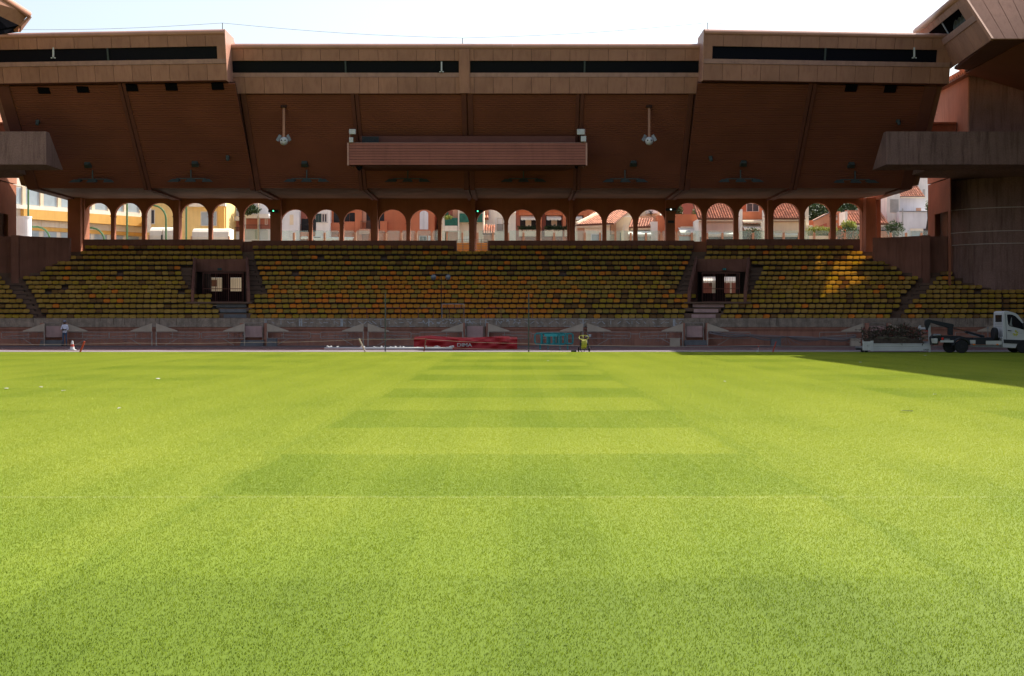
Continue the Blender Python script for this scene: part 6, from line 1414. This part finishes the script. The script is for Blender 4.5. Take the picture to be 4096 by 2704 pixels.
tiles(rf, (XX(1936, 141), 141, ZZ(874, 141)), (XX(1954, 141), 141, ZZ(872, 141)), (0, 2.0, .7), 2, 4)
# red-orange flats with scalloped awnings
t = house('red orange flats with arched loggias, white awnings and planted balconies', 2064, 2400, 790, 142, 'redh', depth=8)
slab(t, 'side_wall', 2034, 2063, 850, 965, 142, .1, 'offwhite', th=4)
for k, (a, c) in enumerate(((2080, 2150), (2183, 2246), (2262, 2330), (2345, 2400))):
    slab(t, 'loggia_recess', a, c, 870, 922, 142, .02, 'black'); awning(t, a + 3, c - 2, 860, 884, 142.05, .8); slab(t, 'blind', a + 22, a + 45, 880, 905, 142, .04, 'cream')
    slab(t, 'planter', a - 5, c + 2, 921, 947, 142, .9, 'cream'); slab(t, 'wall_pier', c + 4, c + 17, 846, 965, 142, .6, 'orangeh'); slab(t, 'arch_band', a - 4, c + 4, 838, 862, 142, .45, 'orangeh')
    b = MB(); q = random.Random(k); X0, X1 = XX(a, 141.2), XX(c, 141.2)
    for i in range(9): leaves(b, (X0 + (X1 - X0) * i / 8, 141.2, ZZ(913, 141.2)), .35, .3, .32, 60, q, .1)
    o = b.build('balcony_plants', M['leaf'], t, kind='stuff', fixn=False)
slab(t, 'roof_slab', 2034, 2250, 832, 838, 142, 1.0, 'cream')
# cream house with big sloping tiled roof
Yh = 133.0; t = house('cream house with a wide sloping tiled roof in the tenth and eleventh middle arches', 2305, 2440, 902, Yh, 'cream', depth=5)
rf = sub('roof', t); tiles(rf, (XX(2306, Yh - .4), Yh - .4, ZZ(899, Yh - .4)), (XX(2455, Yh - .4), Yh - .4, ZZ(893, Yh - .4)), (1.9, 4.4, 1.55), 15, 13)
slab(t, 'cornice', 2308, 2418, 901, 911, Yh, .3, 'cream'); slab(t, 'wall_recess', 2338, 2412, 912, 935, Yh, .03, 'cream2'); window(t, 2364, 2412, 935, 966, Yh, 'glassblue', 0, 'bluewhite'); slab(t, 'orange_side', 2310, 2338, 912, 965, Yh, .02, 'salmon')
b = MB(); b.prism([(XX(2303, Yh - .5), Yh - .6, ZZ(899, Yh)), (XX(2303, Yh - .5), Yh - .6, ZZ(890, Yh)), (XX(2400, 136), 136, ZZ(842, 136)), (XX(2400, 136), 136, ZZ(856, 136))], (.18, .1, 0)); b.build('verge', M['cream'], t)
t = house('cream block with a stepped parapet next to the sloping tiled roof', 2440.5, 2560, 868, 136, 'cream', depth=5); slab(t, 'parapet', 2460, 2534, 864, 869, 136, .1, 'offwhite'); slab(t, 'green_door', 2480, 2496, 930, 965, 136, .04, 'green_cloth'); slab(t, 'side_wing', 2440, 2462, 880, 940, 136, .9, 'salmon')
b = MB(); b.prism([(XX(2462, 137), 137, ZZ(868, 137)), (XX(2540, 137), 137, ZZ(868, 137)), (XX(2540, 137), 137, ZZ(842, 137)), (XX(2505, 137), 137, ZZ(845, 137))], (0, .3, 0)); b.build('gable', M['cream2'], t)
rf2 = sub('upper_roof', t); tiles(rf2, (XX(2425, 137.5), 137.5, ZZ(885, 137.5)), (XX(2505, 137.5), 137.5, ZZ(853, 137.5)), (.4, 4.0, 1.3), 9, 12)
Yk = 131.5; t = house('small cream house with a short tiled roof and white awning in the last middle arch', 2496, 2625, 911, Yk, 'cream2', depth=4)
rf = sub('roof', t); tiles(rf, (XX(2514, Yk - .5), Yk - .5, ZZ(909, Yk - .5)), (XX(2604, Yk - .5), Yk - .5, ZZ(906, Yk - .5)), (.5, 2.8, .95), 9, 8)
slab(t, 'cornice', 2520, 2606, 911, 920, Yk, .4, 'cream'); awning(t, 2508, 2598, 920, 951, Yk, 1.8); slab(t, 'shaded_window', 2500, 2590, 946, 966, Yk, .02, 'glassblue'); slab(t, 'side_wall', 2600, 2628, 888, 966, Yk, .6, 'offwhite'); slab(t, 'verge_wall', 2494, 2512, 900, 966, Yk, 1.0, 'cream')
t = house('pale house with an overhanging roof and small lizard figure in the last middle arch', 2552, 2640, 845, 140, 'cream', depth=4); slab(t, 'roof_overhang', 2585, 2628, 838, 855, 140, .8, 'bluewhite'); slab(t, 'lower_parapet', 2552, 2632, 864, 889, 138.5, .0, 'salmon', th=1.3)
b = MB(); c = P(2604, 852, 139.0); b.ball(c, .09, 8, 6, 2.2)
for q in (-1, 1):
    for h_ in (-.1, .12): b.tube([c + Vector((0, 0, h_)), c + Vector((q * .15, 0, h_ + .02)), c + Vector((q * .18, 0, h_ + .12))], .025, 5)
b.tube([c + Vector((0, 0, -.15)), c + Vector((.05, 0, -.3)), c + Vector((-.03, 0, -.4))], .03, 5, r2=.01); b.build('lizard_figure', M['black'], t)
b = MB(); c = P(2592, 846, 139.2); b.lathe(c, [(.02, 0), (.2, -.05), (.22, -.1)], 14, 'y'); b.build('dish', M['white'], t)
t = house('orange wall right of the last middle arch', 2630, 2700, 861, 137, 'orangeh', depth=3)
# wing arches, right
t = house('orange terrace house with a pale awning in the first right wing arch', 2698, 2793, 857, 134, 'orangeh', depth=4); awning(t, 2712, 2792, 910, 945, 134, 2.0); slab(t, 'awning_box', 2722, 2792, 907, 912, 134, .3, 'cream2'); slab(t, 'shaded_door', 2716, 2790, 946, 966, 134, .02, 'glassblue')
t = house('dark red wall rising behind the terrace of the first right wing arch', 2690, 2800, 790, 141, 'redh', depth=4)
tree('small dark shrub on the terrace at the left of the first right wing arch', 2712, 848, 137, .55, .7, 420, 'leaf', ground=9.5, name='shrub', cat='shrub', s=.12); tree('thin shrub on the terrace at the right of the first right wing arch', 2786, 850, 137, .5, .4, 200, 'leaf2', ground=9.5, name='shrub', cat='shrub', s=.1)
def tiled(label, x0, x1, y_eave, y_top, Y, m_wall, nx, ny, wall='cream', extra=None):
    t = house(label, x0 + 2, x1 - 2, y_eave + 1, Y, wall, depth=6); rf = sub('roof', t); e = Y - .6; z0 = ZZ(y_eave, e)
    # plane rises at 24 degrees until it reaches y_top
    run = 1.0
    for _ in range(60): run = run + (.02 if HY - (z0 + run * .45 - 1.8) * F / (e + run) > y_top else -.02) * 5
    tiles(rf, (XX(x0, e), e, z0), (XX(x1, e), e, z0), (0, run, run * .45), nx, ny); slab(t, 'cornice', x0 + 3, x1 - 3, y_eave + 2, y_eave + 12, Y, .4, 'offwhite'); slab(t, 'cornice_shadow_strip', x0 + 3, x1 - 3, y_eave + 12.5, y_eave + 14, Y, .25, 'salmon'); return t
t = tiled('white fronted house with a red barrel tile roof in the second right wing arch', 2792, 2946, 874, 800, 130, 'offwhite', 15, 20, 'offwhite'); slab(t, 'blind', 2826, 2935, 890, 945, 130, .12, 'pinkh'); slab(t, 'shade_gap', 2800, 2940, 948, 966, 130, .02, 'black'); awning(t, 2826, 2936, 928, 948, 130, .9, 'awn')
t = house('orange balcony house with stacked awnings in the third right wing arch', 2948, 3075, 846, 136, 'orangeh', depth=4); slab(t, 'wall_pier', 2954, 2964, 840, 966, 136, .9, 'offwhite'); slab(t, 'wall_pier', 3048, 3058, 842, 966, 136, .9, 'offwhite'); awning(t, 2966, 3048, 878, 897, 136, 1.0, 'cream'); awning(t, 2966, 3048, 897, 925, 136, 1.4); slab(t, 'shade_gap', 2966, 3048, 926, 966, 136, .02, 'black')
t = house('red house with a dark window above the orange balcony', 2940, 3080, 790, 141, 'orangeh', depth=4); window(t, 2985, 3036, 812, 848, 141, 'glassdark', 1)
tree('dense bush behind the glass in the third right wing arch', 3010, 944, 128, .95, .8, 700, 'leaf', name='bush', cat='bush', s=.11)
t = tiled('sand fronted house with a red barrel tile roof in the fourth right wing arch', 3077, 3222, 873, 800, 130.4, 'cream', 14, 20, 'cream2'); slab(t, 'blind', 3098, 3198, 888, 946, 130.4, .12, 'cream'); slab(t, 'shade_gap', 3090, 3205, 948, 961, 130.4, .02, 'black'); awning(t, 3094, 3200, 932, 950, 130.4, .8, 'awn')
t = house('narrow sunlit white wall at the left edge of the fifth right wing arch', 3222, 3235, 820, 131, 'cream2', depth=3); slab(t, 'ledge', 3224, 3246, 902, 912, 131, .5, 'cream2'); slab(t, 'ledge', 3226, 3248, 915, 922, 131, .4, 'offwhite')
b = MB(); Yg = 139; pts = [(3255, 883), (3328, 846), (3360, 846), (3360, 966), (3255, 966)]; t = thing('town_house', 'salmon gable house with a dark slanted opening in the fifth right wing arch', 'house', (XX(3300, Yg), Yg, 3)); b.prism([P(x, y, Yg) for x, y in pts], (0, 4, 0)); b.build('wall', M['salmon'], t)
b = MB(); b.prism([P(x, y, Yg - .04) for x, y in ((3276, 918), (3276, 903), (3307, 892), (3307, 925))], (0, .03, 0)); b.build('opening', M['redh'], t); slab(t, 'side_wall', 3236, 3256, 882, 966, Yg + .5, .3, 'orangeh'); b = MB(); b.beam(P(3253, 883, Yg - .1), P(3330, 844, Yg - .1), .3, .08); b.build('coping', M['grey'], t)
t = house('orange house corner beside the tiled roof in the last right wing arch', 3340, 3384, 852, 137, 'orangeh', depth=4); window(t, 3345, 3349, 860, 880, 137, 'glassdark', 0); window(t, 3345, 3349, 892, 918, 137, 'glassdark', 0)
t = tiled('house with a long red tile roof running behind the right end pier', 3382, 3556, 895, 850, 135, 'offwhite', 17, 11, 'orangeh'); slab(t, 'parapet', 3380, 3556, 842, 856, 139.8, .2, 'salmon'); slab(t, 'verge', 3379, 3388, 846, 896, 134.6, .2, 'offwhite', th=4.5); slab(t, 'shade_gap', 3384, 3552, 903, 924, 135, .02, 'black')
for k in range(22): x = 3420 + k * 6; slab(t, 'baluster', x, x + 3, 905, 920, 135, .3, 'white')
t = house('salmon block with a flat top above the long red tile roof', 3470, 3550, 818, 142, 'salmon', depth=4)
# white stepped building at the right opening
Yb = 137; t = house('white stepped building with a grey louvre and small tiled roof in the right gap', 3548, 3600, 775, Yb, 'offwhite', depth=6)
slab(t, 'tower_wall', 3599, 3730, 700, 966, Yb + 3, 0, 'offwhite', th=5); slab(t, 'middle_wall', 3598, 3702, 786, 966, Yb + .5, 0, 'bluewhite', th=3); slab(t, 'lower_wall', 3597, 3740, 845, 966, Yb - 1.0, 0, 'bluewhite', th=3); slab(t, 'coping', 3597, 3740, 844, 847, Yb - 1.0, .1, 'grey')
slab(t, 'louvre', 3560, 3594, 797, 850, Yb, .04, 'ltgrey')
for k in range(9): slab(t, 'louvre_blade', 3561, 3593, 798 + k * 5.7, 802 + k * 5.7, Yb, .09, 'ltgrey')
rf = sub('roof', t); e = Yb + .2; tiles(rf, (XX(3600, e), e, ZZ(786, e)), (XX(3700, e), e, ZZ(786, e)), (0, 2.6, 1.3), 11, 7)
slab(t, 'chimney_cap', 3600, 3607, 757, 782, Yb + 1.2, .1, 'offwhite'); slab(t, 'chimney_cap', 3691, 3699, 757, 784, Yb + 1.2, .1, 'ltgrey'); slab(t, 'cornice', 3600, 3700, 788, 793, Yb + .4, .2, 'cream2')
window(t, 3643, 3688, 915, 966, Yb - 1.0, 'glassblue', 0, 'ltgrey'); slab(t, 'blind_box', 3641, 3692, 914, 924, Yb - 1.0, .12, 'cream2'); slab(t, 'dark_blind', 3693, 3725, 915, 942, Yb - 1.0, .1, 'glassdark'); slab(t, 'drainpipe', 3608, 3612, 834, 966, Yb - 1.0, .12, 'ltgrey'); slab(t, 'patch', 3664, 3684, 832, 846, Yb + .5, .03, 'salmon')
# hedge, palms, trees
tree('large dark tree crown rising behind the fifth right wing arch', 3265, 850, 149, 2.6, 1.9, 2600, 'leaf', s=.18); tree('dark tree crown behind the last right wing arch', 3400, 835, 151, 2.8, 1.6, 2400, 'leaf', s=.18); tree('grey green tree between end pier and white stepped building', 3545, 800, 150, 1.9, 1.4, 1500, 'leaf2', s=.16)
tree('round dark bush beside the white stepped building', 3575, 912, 128, .95, .75, 800, 'leaf', name='bush', cat='bush', s=.1); tree('bush behind the glass in the last right wing arch', 3395, 935, 125, 1.3, .7, 900, 'leaf', name='bush', cat='bush', s=.1); tree('leafy plant in front of the tiled roof in the last right wing arch', 3395, 900, 126, .75, .5, 420, 'leafy', name='bush', cat='bush', s=.12)
tree('small plant on the roof terrace above the white building', 3640, 716, 141, 1.0, .3, 260, 'leaf2', ground=15, name='roof_plant', cat='plant', s=.1); tree('second small plant on the roof terrace above the white building', 3700, 717, 141, .7, .25, 180, 'leaf2', ground=15, name='roof_plant', cat='plant', s=.1); tree('thin branch reaching in at the tower edge', 3712, 825, 130, .35, .5, 120, 'leaf2', ground=10, name='shrub', cat='shrub', s=.08)
b = MB(); q = random.Random(15); X0, X1 = XX(3236, 125), XX(3345, 125)
for i in range(24): leaves(b, (X0 + (X1 - X0) * i / 23, 125 + q.uniform(-.2, .2), ZZ(926 + q.uniform(-3, 3), 125)), .25, .3, .45, 110, q, .07)
b.box(X0, X1, 125.2, 125.5, 3, ZZ(934, 125)); solid('reed_hedge', 'clipped reed hedge behind the glass in the fifth right wing arch', 'hedge', b, M['leafy'])
t = house('low cream garden wall under the hedge', 3236, 3345, 943, 124.4, 'cream2', depth=.3, cat='wall', name='garden_wall')
# hillside closing the view behind the town
b = MB()
n_ = 30; q = random.Random(2)
for j, (Y, z0) in enumerate(((150, 2.9), (160, 9.5), (175, 13.0), (200, 16.0), (260, 17.0))):
    for i in range(n_ + 1): x = -140 + 280 * i / n_; b.v.append(Vector((x, Y, z0 + (noise.noise(Vector((x * .06, Y * .05, 0))) * 1.6 if j else 0))))
for j in range(4):
    for i in range(n_): a = j * (n_ + 1) + i; b.f.append([a, a + 1, a + n_ + 2, a + n_ + 1]); b.m.append(0)
tag(b.build('hillside', M['leaf'], fixn=False), 'dark green hillside behind the town', None, None, 'structure')
# stalls below the concourse seen through the passages
for i, (x0, x1, lab, mt) in enumerate(((780, 1000, 'left', 'cream'), (2780, 2990, 'right', 'redh'))):
    Ys = 127; t = thing('street_stall', f'lit street front with scalloped white canopy seen through the {lab} passage', 'stall', (XX((x0 + x1) / 2, Ys), Ys, 3))
    slab(t, 'wall', x0, x1, 1060, 1225, Ys, 0, 'cream' if i == 0 else 'redh', th=.3); slab(t, 'door_panel', (x0 + x1) / 2 - 50, (x0 + x1) / 2 - 22, 1120, 1146, Ys, .05, 'wood'); awning(t, x0, x1, 1085 if i == 0 else 1095, 1116 if i == 0 else 1134, Ys, 1.2)
    if i: slab(t, 'salmon_strip', 2848, 2862, 1100, 1225, Ys, .06, 'cream2'); slab(t, 'pale_strip', 2920, 2926, 1130, 1225, Ys, .06, 'cream2')
